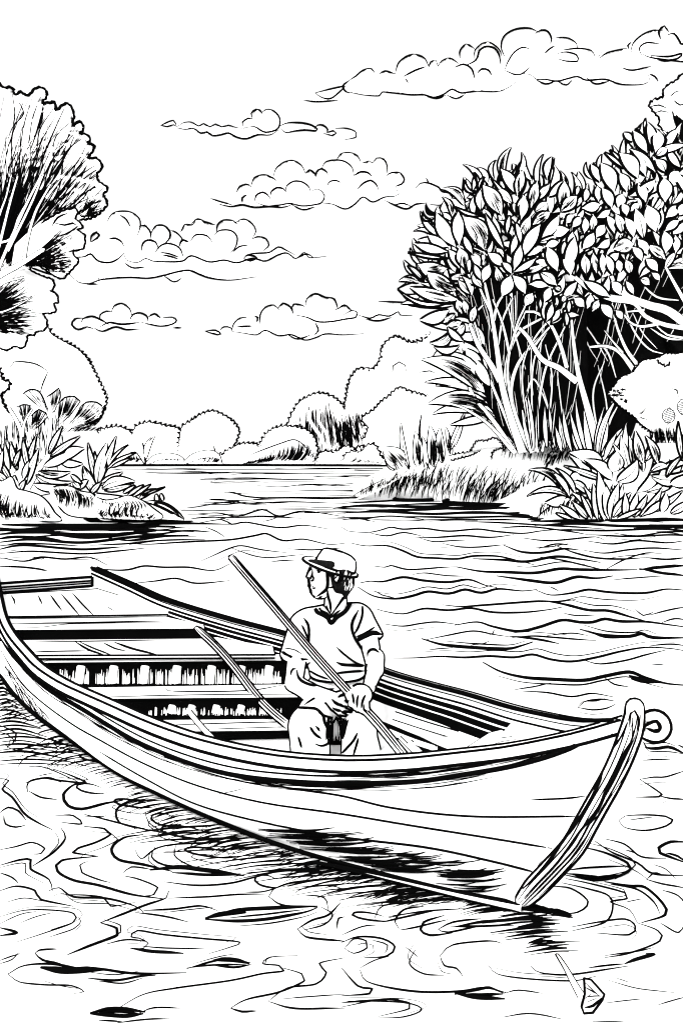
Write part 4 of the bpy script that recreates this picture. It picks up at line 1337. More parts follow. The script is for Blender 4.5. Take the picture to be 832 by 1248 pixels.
# plank seams and the dark wale under the rail, read off the drawing
SEAMS = [
    ([(0, 776), (13, 794), (38, 821), (63, 842), (101, 864), (157, 898), (200, 918), (250, 936), (300, 947), (360, 953), (416, 955), (500, 953), (560, 945), (632, 932), (690, 914), (730, 893)], 5.0),
    ([(0, 770), (13, 788), (38, 814), (63, 835), (101, 857), (157, 890), (200, 910), (250, 927), (300, 938), (360, 944), (416, 946), (500, 944), (560, 936), (632, 924), (690, 908), (738, 887)], 2.0),
    ([(0, 790), (25, 829), (50, 854), (88, 882), (119, 900), (175, 930), (240, 957), (320, 978), (416, 992), (500, 1006), (600, 1022), (672, 1034)], 2.2),
    ([(200, 922), (280, 945), (350, 960), (416, 970), (480, 985), (575, 995), (700, 995)], 2.2),
    ([(120, 915), (180, 950), (240, 980), (320, 1002), (416, 1020), (520, 1033), (600, 1050), (655, 1064)], 2.4),
    ([(645, 975), (690, 973), (714, 970)], 2.0),
    ([(265, 968), (285, 964), (300, 960)], 1.0),
]
for p, w_ in SEAMS:
    hull.ink(p, w_, on=hull, taper=0.04 if w_ > 2 else 0.3)
for i in range(34):                                        # hatched shading below the wale
    t0 = random.uniform(0.05, 0.8)
    base = cr(SEAMS[0][0], 4.0)
    i0 = int(t0 * len(base))
    i1 = min(len(base) - 1, i0 + random.randint(12, 34))
    off = random.uniform(2, 9)
    hull.ink([base[i0] + np.array((0, off)), base[(i0 + i1) // 2] + np.array((0, off + 1)), base[i1] + np.array((0, off))], random.uniform(0.7, 1.4), on=hull, taper=0.5)
for i in range(40):
    t0 = random.uniform(0.55, 0.95)
    base = cr(SEAMS[1][0], 4.0)
    i0 = int(t0 * len(base))
    i1 = min(len(base) - 1, i0 + random.randint(10, 24))
    off = random.uniform(-3, 6)
    hull.ink([base[i0] + np.array((0, off)), base[i1] + np.array((0, off))], random.uniform(0.6, 1.2), on=hull, taper=0.5)
for i in range(60):                                        # strokes on the quarter
    u = random.uniform(0, 48)
    v = 800 + u * 1.25 + random.uniform(0, 14)
    hull.ink([(u, v), (u + random.uniform(8, 18), v + random.uniform(14, 26))], random.uniform(0.7, 1.4), on=hull, taper=0.5)
for i in range(70):                                        # close strokes inking the shade along the turn of the bilge
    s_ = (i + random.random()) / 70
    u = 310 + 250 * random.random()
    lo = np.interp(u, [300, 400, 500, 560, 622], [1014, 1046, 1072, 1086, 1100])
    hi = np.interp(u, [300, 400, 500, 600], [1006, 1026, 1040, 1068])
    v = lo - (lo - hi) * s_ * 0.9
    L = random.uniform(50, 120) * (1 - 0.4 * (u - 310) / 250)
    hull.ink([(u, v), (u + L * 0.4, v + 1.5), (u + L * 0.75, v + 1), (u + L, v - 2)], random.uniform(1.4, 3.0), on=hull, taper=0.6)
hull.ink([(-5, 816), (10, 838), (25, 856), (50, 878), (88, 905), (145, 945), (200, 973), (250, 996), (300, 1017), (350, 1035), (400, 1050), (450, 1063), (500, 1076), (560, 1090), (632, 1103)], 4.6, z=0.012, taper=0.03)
hull.build('hull', boat, smooth=False)


def gunwale(ins, outs):
    mb = MB(M_WOOD)
    cols = []
    for i in range(NS):
        a, b = ins[i], outs[i]
        cols.append([a, b, b - dz, a - dz, a])
    grid(mb, cols)
    mb.add(cols[0][:4], [(0, 1, 2, 3)])
    mb.add(cols[-1][:4], [(3, 2, 1, 0)])
    for k, wd in ((0, 4.8), (1, 3.4), (2, 4.6), (3, 3.0)):
        L = [c[k] for c in cols]
        mb.tube(L, [wd * 0.5 * p.y / F for p in L])
    return mb


gunwale(nr, no).build('gunwale', boat, smooth=False)
mb = gunwale(fr, fo)
L = [fr[i] - Vector((0, 0, 0.02)) for i in range(NS)]
mb.tube(L, [1.6 * 0.5 * p.y / F for p in L])
L = [(fr[i] + fo[i]) / 2 + Vector((0, 0, 0.001)) for i in range(NS)]
mb.tube(L, [2.4 * 0.5 * p.y / F for p in L])
mb.build('gunwale', boat, smooth=False)

# transom rail
mb = MB(M_WOOD)
a, b = nr[0] + Vector((-0.25, -0.05, 0.0)), G(113, 703, .66)
a = G(-12, 712, .64)
ax = (b - a).normalized()
n_ = Vector((-ax.y, ax.x, 0)) * 0.05
for lo_, hi_ in ((0.0, 0.045),):
    c = [a - Vector((0, 0, .075)), b - Vector((0, 0, .075)), b - Vector((0, 0, .075)) + n_, a - Vector((0, 0, .075)) + n_, a, b, b + n_, a + n_]
    mb.box(c)
for dz_, wd in ((0, 4.0), (.032, 2.6), (.05, 2.0), (.075, 4.0)):
    L = [a.lerp(b, t) - Vector((0, 0.004, dz_)) for t in (0, .5, 1)]
    mb.tube(L, [wd * 0.5 * p.y / F for p in L])
mb.tube([b - Vector((0, .004, 0)), b - Vector((0, .004, .08))], .013)
mb.build('transom', boat, smooth=False)


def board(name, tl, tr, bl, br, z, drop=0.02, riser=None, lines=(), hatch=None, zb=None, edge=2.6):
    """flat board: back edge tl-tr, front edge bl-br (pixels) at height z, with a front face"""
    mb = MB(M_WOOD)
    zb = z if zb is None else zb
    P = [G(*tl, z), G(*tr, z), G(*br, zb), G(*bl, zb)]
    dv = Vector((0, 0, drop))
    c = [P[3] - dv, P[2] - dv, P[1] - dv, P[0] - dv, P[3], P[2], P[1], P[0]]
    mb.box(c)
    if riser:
        mb.m[-4] = mb.ik  # front face inked black for the shadow gap below the board
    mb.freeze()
    for i, j, wd in ((0, 1, edge), (3, 2, edge), (1, 2, edge * 0.7), (0, 3, edge * 0.7)):
        L = [P[i].lerp(P[j], t) for t in np.linspace(0, 1, 12)]
        mb.tube(L, [wd * 0.5 * p.y / F for p in L])
    L = [(P[3] - dv).lerp(P[2] - dv, t) for t in np.linspace(0, 1, 12)]
    mb.tube(L, [edge * 0.5 * p.y / F for p in L])
    for p, wd in lines:
        mb.ink(p, wd, on=mb, taper=0.3)
    if hatch:
        hatch(mb, P)
    return mb.build(name, boat, smooth=False)


def posts(us, v0, v1, wd, fine, u0, u1):
    """pale uprights and fine pale scratches on a front face inked dark for shade"""
    def go(mb, P):
        for u in us:
            mb.ink([(u + 2, v0), (u, (v0 + v1) / 2), (u - 1, v1)], wd, on=mb, m=0, taper=0, lift=0.006)
            mb.ink([(u + 3, v0), (u + 2, v1)], 1.0, on=mb, taper=0, lift=0.02)
            mb.ink([(u - wd * .3, v0), (u - wd * .4, v1)], 0.8, on=mb, taper=0.2, lift=0.02)
        for _ in range(fine):
            u = random.uniform(u0, u1)
            k = random.uniform(0.1, 0.55)
            mb.ink([(u, v0 + (v1 - v0) * k), (u - 0.5, v1)], random.uniform(0.5, 1.1), on=mb, m=0, taper=0.4, lift=0.004)
    return go


K = lambda L: C(0, 680, 3.962, L)
board('stern_sheet', (-6, 725), (120, 718), (-2, 752), (222, 749), .56, 0.03, zb=.535, lines=[
    (K([(55, 180), (68, 200), (75, 228)]), 2), (K([(185, 180), (205, 224)]), 2), (K([(245, 178), (270, 215), (300, 254)]), 2), (K([(298, 175), (340, 225), (385, 278)]), 2), (K([(350, 168), (400, 225), (455, 280)]), 2),
    (K([(515, 233), (555, 258)]), 1.2), (K([(0, 290), (400, 292), (832, 285)]), 2.2)])
board('thwart', (-4, 754), (246, 751), (0, 769), (250, 767), .52, 0.062, riser=True, lines=[
    (K([(60, 318), (300, 316), (832, 305)]), 2.4), (K([(75, 338), (200, 335), (310, 322), (440, 318), (832, 312)]), 1.4)])
board('floor_board', (0, 779), (330, 776), (25, 799), (335, 798), .46, 0.02, lines=[
    (K([(150, 455), (300, 452), (440, 450)]), 2.2), (K([(365, 405), (430, 445), (510, 472)]), 3.0), (K([(385, 405), (450, 436), (545, 472)]), 2.4), (K([(500, 410), (560, 440), (610, 450)]), 2.4), (K([(555, 408), (640, 440), (770, 472)]), 3.4),
    (K([(120, 402), (400, 404), (832, 396)]), 2.0)])
board('thwart', (30, 800), (362, 797), (50, 809), (372, 806), .425, 0.135, riser=True, lines=[(K([(210, 505), (230, 495), (400, 492), (832, 485)]), 2.0)],
      hatch=posts([97, 137, 175, 214, 256, 292, 326], 812, 839, 8, 260, 66, 345), edge=3.0)
board('thwart', (90, 838), (470, 832), (120, 853), (492, 850), .36, 0.105, riser=True, lines=[((100, 846), (200, 842), (215, 843)) and ([(110, 850), (250, 847), (400, 846)], 1.6), ([(200, 838), (215, 843), (300, 842), (345, 835)], 2.0)],
      hatch=posts([208, 232, 262, 292, 322], 860, 877, 7, 160, 180, 345), edge=3.0)
board('floor_board', (150, 878), (480, 873), (190, 893), (470, 890), .25, 0.03, riser=True, lines=[([(200, 884), (300, 881), (350, 880)], 1.8), ([(250, 889), (350, 886)], 1.4)])
board('floor_board', (200, 897), (640, 893), (230, 925), (600, 925), .2, 0.03, lines=[([(240, 903), (300, 901), (352, 900)], 2.0)])
board('foredeck', (596, 893), (650, 880), (560, 916), (640, 908), .50, 0.02, lines=[([(606, 900), (630, 897)], 1.2), ([(600, 907), (616, 903), (644, 900)], 1.0)], edge=2.0)
# dark sheet put in for the shadow seen between the knees
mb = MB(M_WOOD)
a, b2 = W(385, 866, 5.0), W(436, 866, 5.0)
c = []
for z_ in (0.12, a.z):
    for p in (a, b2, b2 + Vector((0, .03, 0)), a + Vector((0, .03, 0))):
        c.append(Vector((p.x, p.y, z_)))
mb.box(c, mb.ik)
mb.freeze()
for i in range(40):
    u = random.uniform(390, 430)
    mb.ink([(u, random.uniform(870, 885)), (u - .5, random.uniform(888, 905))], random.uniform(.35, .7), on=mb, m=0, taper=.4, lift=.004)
mb.build('knee_shadow', boat, smooth=False)
# boards on the far side, ahead of the rower
mb = MB(M_WOOD)
for pts, wd in (([(480, 872), (520, 885), (560, 897), (598, 910)], 9), ([(470, 890), (500, 902), (530, 912)], 7)):
    limb(mb, pts, wd, wd, 4.75, ink=3.0, d1=4.35)
limb(mb, [(498, 905), (508, 914), (516, 922)], 8, 8, 4.5, ink=2.4)
limb(mb, [(486, 898), (500, 912), (512, 924)], 3, 3, 4.5, ink=2.4)
mb.build('bottom_board', boat)
mb = MB(M_WOOD)
limb(mb, [(231, 868), (246, 886), (262, 902), (272, 908)], 6, 6, 4.9, ink=3.0, d1=4.55)
mb.build('brace', boat)

# stem post with its scroll
STEM = [(634, 1101), (650, 1083), (673, 1059), (698, 1031), (714, 1003), (728, 978), (744, 950), (758, 920), (769, 890), (773, 870), (773, 860)]
mb = MB(M_WOOD)
P = cr(STEM, 6.0)
n = len(P)
ps = [W(p[0], p[1], 3.655 - 0.2 * i / (n - 1)) for i, p in enumerate(P)]
wd = [np.interp(i / (n - 1), [0, .1, .35, .7, .9, 1], [16, 24, 25, 24, 25, 20]) for i in range(n)]
up = (ps[-1] - ps[-2]).normalized()
for k_, w_ in ((3.5, 17), (6, 12), (7.2, 5)):                # rounded head of the post
    ps.append(ps[n - 1] + up * (k_ * 3.45 / F))
    wd.append(w_)
mb.tube(ps, [wd[i] * 0.5 * ps[i].y / F for i in range(len(ps))], 0, n=12)
mb.freeze()
mb.contour(5.2)
S5 = lambda L: C(632, 860, 4.16, L)
for pts, w_ in (([(0, 945), (60, 890), (150, 790), (260, 640), (350, 500), (410, 380), (450, 270), (520, 150), (545, 90)], 3.4),
                ([(30, 980), (100, 900), (200, 790), (300, 650), (400, 520), (440, 430), (520, 290), (570, 180), (575, 60)], 2.6),
                ([(330, 620), (400, 540), (450, 430), (500, 340), (550, 240), (590, 150), (600, 90)], 1.4), ([(300, 690), (360, 600), (430, 520), (480, 420), (540, 310), (600, 200)], 1.3),
                ([(200, 850), (280, 750), (350, 650), (400, 570), (460, 470), (540, 340), (610, 190)], 1.2), ([(100, 970), (200, 870), (290, 770), (350, 680), (380, 620)], 1.4), ([(460, 400), (500, 310), (560, 190)], 3.0),
                ([(560, 110), (565, 40), (585, 25), (605, 60), (600, 130)], 2.4)):
    mb.ink(S5(pts), w_, on=mb, taper=0.25)
nv = []
for i in range(n):
    t = P[min(n - 1, i + 1)] - P[max(0, i - 1)]
    t = t / np.linalg.norm(t)
    nv.append(np.array((-t[1], t[0])))
for o, w_ in ((-0.6, 1.6), (-0.12, 1.2), (0.3, 2.2), (0.66, 2.0)):
    mb.ink([P[i] + nv[i] * (o * wd[i] * 0.5) for i in range(0, n, 2)], w_, on=mb, taper=0.15)
mb.build('stem_post', boat)
stem_o = bpy.data.objects['stem_post']
mb = MB(M_WOOD)
sc = [W(u, v, 3.5) for u, v in cr([(772, 884), (784, 877), (797, 872), (807, 877), (811, 887), (806, 896), (796, 898), (784, 893)], 3.0)]
mb.tube(sc, [5.6 * 3.5 / F] * len(sc), 0, n=10)
mb.freeze()
mb.contour(6.0)
mb.ink([(786, 880), (800, 880), (803, 888), (792, 890)], 2.4, on=mb, d=3.47)
mb.build('scroll', stem_o)
ORG['scroll'] = ORG['stem_post'] = ORG['rowing_boat']
# keel
mb = MB(M_WOOD)
ps = [G(u, v, 0.02) + Vector((0, -0.01, 0)) for u, v in cr([(380, 1049), (416, 1056), (480, 1071), (560, 1090), (634, 1106)], 6.0)]
mb.tube(ps, [np.interp(i / (len(ps) - 1), [0, .3, 1], [.001, .005, .011]) for i in range(len(ps))], 0, n=8)
mb.contour(3.6)
mb.build('keel', boat)


# ---------------------------------------------------------------- oars
def pole(name, pts, w0, w1, d0, d1, label, cat, lines=1, blade=None):
    root = thing(name, tuple(W(*pts[-1], d1)), label, cat)
    mb = MB(M_WOOD)
    P = cr(pts, 6.0)
    n = len(P)
    ps = [W(p[0], p[1], d0 + (d1 - d0) * i / (n - 1)) for i, p in enumerate(P)]
    rr = [(w0 + (w1 - w0) * i / (n - 1)) * 0.5 * ps[i].y / F for i in range(n)]
    mb.tube(ps, rr, 0, n=10)
    mb.freeze()
    mb.contour(3.4)
    for j in range(lines):
        o = (j - (lines - 1) / 2) * 2.4 + 0.4
        mb.ink([(p[0] + o, p[1] - o * .8) for p in pts], 1.7, on=mb, taper=0.1)
    mb.build('shaft', root)
    return root


pole('pole', [(281, 678), (330, 735), (385, 800), (435, 855), (462, 884), (496, 926)], 6.5, 10, 4.72, 4.62, 'long wooden pole slanting up past the shoulder of the seated man, held in his hand', 'pole', 2)
pole('oar', [(240, 766), (262, 786), (285, 812), (310, 845), (330, 866), (352, 884)], 7, 9, 6.2, 4.98, 'wooden oar lying across the thwarts, from the far rail down towards the knee', 'oar', 2)
r_ = thing('paddle', tuple(G(708, 1215, 0)), 'short paddle with a flared blade floating in the water below the bow', 'paddle')
mb = MB(M_WOOD)
ps = [G(u, v, 0.03) for u, v in cr([(678, 1163), (688, 1178), (700, 1200), (709, 1216)], 4.0)]
mb.tube(ps, [np.interp(i / (len(ps) - 1), [0, 1], [.004, .011]) for i in range(len(ps))], 0, n=8)
mb.freeze()
mb.contour(2.4)
mb.build('shaft', r_)
mb = MB(M_WOOD)
q = [(711, 1193), (720, 1195), (736, 1213), (734, 1219), (722, 1235), (711, 1236), (708, 1228), (712, 1212)]
top = [G(u, v, 0.035) for u, v in q]
bot = [p - Vector((0, 0, 0.02)) for p in top]
k = len(q)
mb.add(top + bot, [tuple(range(k))[::-1], tuple(range(k, 2 * k))] + [(i, (i + 1) % k, k + (i + 1) % k, k + i) for i in range(k)])
mb.freeze()
mb.tube([p + Vector((0, 0, .002)) for p in top + [top[0]]], .0042)
for pts, w_ in (([(712, 1197), (722, 1207), (730, 1214)], 1.4), ([(712, 1203), (728, 1212)], 1.8), ([(714, 1215), (724, 1214), (734, 1214)], 1.6), ([(712, 1228), (722, 1226), (733, 1216)], 3.2), ([(711, 1218), (722, 1210)], 1.0), ([(713, 1222), (728, 1216)], 1.0)):
    mb.ink(pts, w_, on=mb, d=top[0].y)
mb.build('blade', r_, smooth=False)
# ================================================================ water
water = MB(M_WATER)
ys = [-30, 0, 2, 3, 4, 5, 6, 8, 11, 15, 22, 35, 60, 104, 1200]
V, Fc = [], []
for y in ys:
    for x in (-400, -40, -6, 0, 6, 40, 400):
        V.append((x, y, 0.0))
for j in range(len(ys) - 1):
    for i in range(6):
        a = j * 7 + i
        Fc.append((a, a + 1, a + 8, a + 7))
water.add(V, Fc)


def wl(pts, w=2.0, taper=0.35, sm=True):
    vm = sum(p[1] for p in pts) / len(pts)
    w *= float(np.interp(vm, [568, 600, 650, 720, 900], [0.48, 0.58, 0.72, 0.86, 0.82]))        # finer pen farther off
    water.ink(pts, w * 1.2, z=0.0, taper=taper, step=5, smooth=sm)
    if vm > 650 and len(pts) > 3 and w > 1.1 and random.random() < 0.5:      # a finer line keeping it company
        o = np.array((random.uniform(-9, 9), random.choice((-1, 1)) * random.uniform(4, 8)))
        k0 = random.randint(0, 1)
        water.ink([np.array(p[:2], float) + o for p in pts[k0:len(pts) - 1]], w * 0.6, z=0.0, taper=0.5, step=5)


A4 = lambda L: C(0, 560, 2, L)
A5 = lambda L: C(416, 600, 2, L)
A3 = lambda L: C(416, 780, 2, L)
A0 = lambda L: C(0, 860, 2, L)

# --- middle distance, right of the man
for p, w_ in [
    ([(0, 68), (40, 66), (80, 72)], 1.8), ([(0, 85), (15, 95), (60, 99), (90, 95), (120, 87), (150, 92), (200, 90), (260, 97), (330, 92), (380, 98), (440, 102), (490, 95), (560, 90)], 2.4),
    ([(70, 100), (110, 108), (150, 100), (200, 108)], 2.0), ([(175, 110), (230, 112), (300, 108), (360, 112), (420, 104)], 2.4), ([(190, 112), (225, 122), (260, 120), (300, 118)], 1.8),
    ([(245, 125), (290, 135), (340, 135), (400, 128)], 2.0), ([(25, 125), (60, 132), (110, 132), (150, 145), (185, 160), (230, 163), (280, 165), (320, 158), (380, 158), (430, 168), (470, 178)], 2.6),
    ([(395, 130), (440, 148), (490, 150), (540, 140), (580, 142)], 3.0), ([(320, 163), (400, 168), (450, 172), (520, 160), (580, 165), (630, 172)], 3.2), ([(75, 180), (105, 184), (120, 180), (160, 190), (210, 188), (240, 185), (282, 182)], 2.0),
    ([(280, 183), (340, 195), (400, 198), (470, 200), (530, 190), (580, 192), (650, 192), (720, 190)], 3.4), ([(170, 202), (200, 198), (260, 205), (310, 205)], 1.6),
    ([(45, 222), (70, 218), (100, 220), (150, 210), (200, 218), (260, 222), (310, 215), (350, 228), (378, 233)], 2.8), ([(378, 205), (420, 212), (470, 220), (520, 224), (570, 210), (620, 212), (660, 205)], 3.4),
    ([(40, 232), (80, 255), (130, 262), (170, 256), (210, 245), (260, 250), (300, 240), (340, 248), (380, 238), (440, 242), (475, 238)], 2.8), ([(80, 240), (100, 252), (130, 258)], 1.4),
    ([(475, 240), (510, 252), (560, 248), (600, 240), (640, 245), (680, 248), (740, 248), (790, 238), (840, 240)], 2.6), ([(505, 230), (530, 242)], 1.6),
    ([(85, 285), (100, 290), (150, 298), (200, 286), (260, 290), (315, 285), (370, 295), (440, 295), (500, 288), (540, 280)], 2.4), ([(245, 275), (290, 280), (340, 278), (420, 272), (480, 268), (530, 268), (570, 262)], 2.4),
    ([(490, 265), (540, 275), (600, 290), (650, 292), (700, 305), (740, 315)], 3.0), ([(540, 295), (570, 302), (620, 302)], 1.6), ([(105, 322), (150, 328), (190, 322), (230, 318), (280, 322)], 1.8),
    ([(275, 325), (330, 318), (370, 330), (430, 342), (480, 332), (535, 315), (580, 320), (610, 320), (640, 312), (680, 318), (740, 318), (800, 325), (840, 330)], 3.2), ([(360, 348), (368, 345), (372, 335)], 1.4),
    ([(205, 360), (260, 350), (320, 340), (370, 348), (410, 353)], 1.8), ([(195, 358), (250, 375), (320, 382), (400, 385), (440, 375), (465, 366)], 3.6), ([(210, 385), (270, 380)], 1.4), ([(315, 373), (345, 370), (362, 362)], 1.4),
    ([(410, 352), (470, 360), (530, 370)], 2.6), ([(415, 355), (460, 352), (520, 356), (570, 360), (620, 362)], 2.0), ([(580, 335), (640, 352), (700, 355), (730, 348), (760, 358), (840, 356)], 3.6), ([(600, 338), (640, 355), (690, 356)], 2.4),
    ([(720, 342), (740, 352), (756, 356)], 1.8), ([(125, 405), (180, 405), (240, 402), (300, 405), (360, 402), (420, 405), (465, 398), (510, 410), (560, 415), (620, 405), (680, 390), (740, 380), (800, 382), (840, 388)], 2.6),
    ([(590, 410), (630, 420), (690, 412), (740, 398), (790, 385)], 2.0), ([(345, 416), (390, 440), (450, 455), (520, 460), (590, 462), (640, 452), (700, 442), (740, 455), (790, 468), (840, 472)], 3.8),
    ([(640, 452), (665, 470), (700, 475)], 1.8), ([(700, 448), (730, 462), (780, 466)], 4.5), ([(705, 456), (730, 464), (760, 466)], 4), ([(420, 482), (470, 475), (510, 465)], 1.6), ([(435, 485), (500, 490), (560, 500), (610, 492), (665, 500)], 2.0),
    ([(640, 503), (620, 510), (590, 510)], 1.6), ([(725, 190), (780, 186), (840, 180)], 3.6), ([(725, 187), (780, 200), (840, 205)], 3.2), ([(750, 300), (800, 288), (840, 280)], 1.8), ([(715, 285), (735, 302), (760, 292)], 1.6),
    ([(520, 130), (570, 150), (620, 162), (680, 165), (740, 160)], 2.4), ([(480, 158), (540, 168), (600, 182), (640, 190)], 2.0), ([(640, 190), (690, 165), (740, 150), (780, 150)], 1.8), ([(600, 120), (660, 128), (720, 120), (790, 125), (840, 118)], 2.4),
    ([(440, 112), (500, 120), (560, 116), (620, 110), (640, 118)], 2.2), ([(660, 100), (720, 108), (780, 100), (840, 104)], 2.0), ([(480, 138), (520, 128), (560, 130)], 2.0), ([(590, 142), (640, 150), (700, 142), (760, 138), (840, 142)], 2.2), ([(660, 214), (720, 210), (780, 205)], 1.6), ([(500, 350), (560, 345), (600, 350)], 1.6),
    ([(755, 420), (790, 422)], 1.2), ([(575, 520), (590, 508)], 0.8), ([(740, 160), (790, 166), (840, 160)], 2.4), ([(780, 318), (810, 310), (840, 312)], 1.8), ([(750, 375), (800, 372), (840, 375)], 1.8)]:
    wl(A5(p), w_)

# --- middle distance, left
for p, w_ in [
    ([(300, 30), (400, 36), (600, 34), (840, 36)], 2.2), ([(380, 48), (480, 50), (600, 46), (720, 50), (840, 46)], 2.0), ([(360, 78), (400, 70), (470, 66), (510, 56), (530, 50)], 1.8), ([(610, 62), (680, 68), (740, 62), (800, 62), (840, 66)], 1.6),
    ([(390, 86), (440, 98), (500, 96), (560, 82), (600, 92), (660, 96), (740, 94), (840, 96)], 2.6), ([(480, 100), (540, 98), (580, 108)], 1.6), ([(400, 92), (420, 104), (470, 103)], 2.2),
    ([(420, 120), (470, 118), (530, 108), (580, 104), (600, 110), (700, 105), (840, 108)], 2.2), ([(460, 135), (530, 132), (580, 140), (640, 124), (680, 140), (740, 128), (840, 140)], 2.4), ([(640, 152), (660, 148), (680, 140)], 1.4),
    ([(470, 158), (540, 148), (565, 160), (600, 155), (680, 168), (740, 162), (800, 170)], 2.2), ([(500, 165), (530, 178), (548, 190)], 1.6), ([(490, 248), (520, 235), (560, 218), (590, 212), (640, 222), (700, 228)], 1.8),
    ([(300, 205), (360, 208), (420, 205), (480, 202), (560, 198), (620, 188), (650, 183), (690, 200), (740, 196), (800, 208), (840, 205)], 2.4), ([(255, 190), (320, 200), (400, 190), (480, 188)], 2.4), ([(330, 302), (380, 298), (430, 292), (480, 304), (560, 296)], 2.0),
    ([(210, 265), (300, 272), (350, 262), (400, 265), (460, 265), (520, 272), (560, 255)], 2.2), ([(0, 240), (60, 250), (100, 240), (160, 245), (220, 240), (262, 258)], 2.2), ([(70, 248), (110, 240), (100, 246)], 1.4),
    ([(-10, 262), (60, 265), (110, 272), (132, 282), (138, 294)], 2.2), ([(700, 218), (760, 222), (840, 216)], 1.8), ([(560, 215), (640, 240), (740, 232)], 1.6), ([(660, 250), (720, 246)], 1.6)]:
    wl(A4(p), w_)
# long heavy lines under both banks
for p, w_ in [
    ([(-10, 168), (60, 176), (200, 170), (300, 172), (400, 158), (470, 152)], 5.5), ([(-10, 185), (100, 180), (220, 194), (380, 176)], 5.0), ([(-10, 204), (80, 198), (200, 206), (330, 192), (460, 186)], 3.6), ([(-10, 222), (60, 212), (200, 222), (300, 214)], 3.0),
    ([(-10, 160), (80, 164), (240, 164), (380, 164)], 4.2), ([(60, 190), (180, 186), (300, 184), (430, 168)], 2.4), ([(-10, 212), (20, 210), (60, 206), (200, 212)], 2.0), ([(0, 230), (80, 226), (200, 232), (280, 226), (360, 216)], 2.2), ([(220, 210), (300, 208), (380, 200), (500, 196)], 2.2), ([(-10, 196), (50, 192), (150, 198)], 3.6), ([(300, 180), (380, 184), (450, 176), (520, 178)], 2.4), ([(460, 146), (520, 142), (560, 148)], 2.0)]:
    wl(A4(p), w_, 0.25)
for p, w_ in [
    ([(-20, 40), (60, 36), (200, 40), (320, 44), (420, 38)], 4.5), ([(-10, 52), (100, 50), (220, 56), (340, 52), (470, 60), (520, 62)], 3.8), ([(0, 28), (100, 24), (200, 16), (320, 10)], 3.0), ([(60, 44), (180, 46), (320, 40), (500, 44)], 3.6),
    ([(140, 60), (280, 64), (420, 62), (560, 74)], 3.0), ([(460, 72), (560, 74), (700, 72), (860, 70)], 4.5), ([(470, 82), (580, 80), (700, 86), (860, 82)], 3.6), ([(520, 92), (640, 96), (760, 92), (860, 96)], 2.8), ([(300, 72), (420, 78), (520, 84), (640, 90)], 2.4), ([(600, 104), (700, 110), (800, 106), (860, 110)], 2.4), ([(380, 88), (460, 86), (560, 98), (600, 104)], 2.2), ([(-10, 62), (60, 64), (120, 60), (200, 66)], 2.2)]:
    wl(A5(p), w_, 0.25)
# far water: fine near-parallel lines
for i in range(48):
    v = 571 + 42 * (i / 34) ** 1.3
    u = random.uniform(120, 440)
    L = random.uniform(60, 220)
    wl([(u + L * s, v + random.uniform(-0.9, 0.9)) for s in np.linspace(0, 1, 6)], random.uniform(1.0, 2.0), 0.4)
wl([(110, 568.8), (300, 568.6), (490, 569)], 5.0, 0.1)
wl([(120, 572.2), (300, 572.6), (476, 572)], 1.8, 0.2)
for i in range(36):                                            # dark water close under the banks
    side_ = random.random() < 0.5
    u = random.uniform(-20, 170) if side_ else random.uniform(440, 840)
    v = random.uniform(638, 652) if side_ else random.uniform(611 + max(0, (u - 560) * 0.12), 634 + max(0, (u - 560) * 0.07))
    L = random.uniform(40, 150)
    wl([(u, v), (u + L / 2, v + random.uniform(-1.5, 1.5)), (u + L, v + random.uniform(-1, 1))], random.uniform(1.4, 3.4), 0.5)

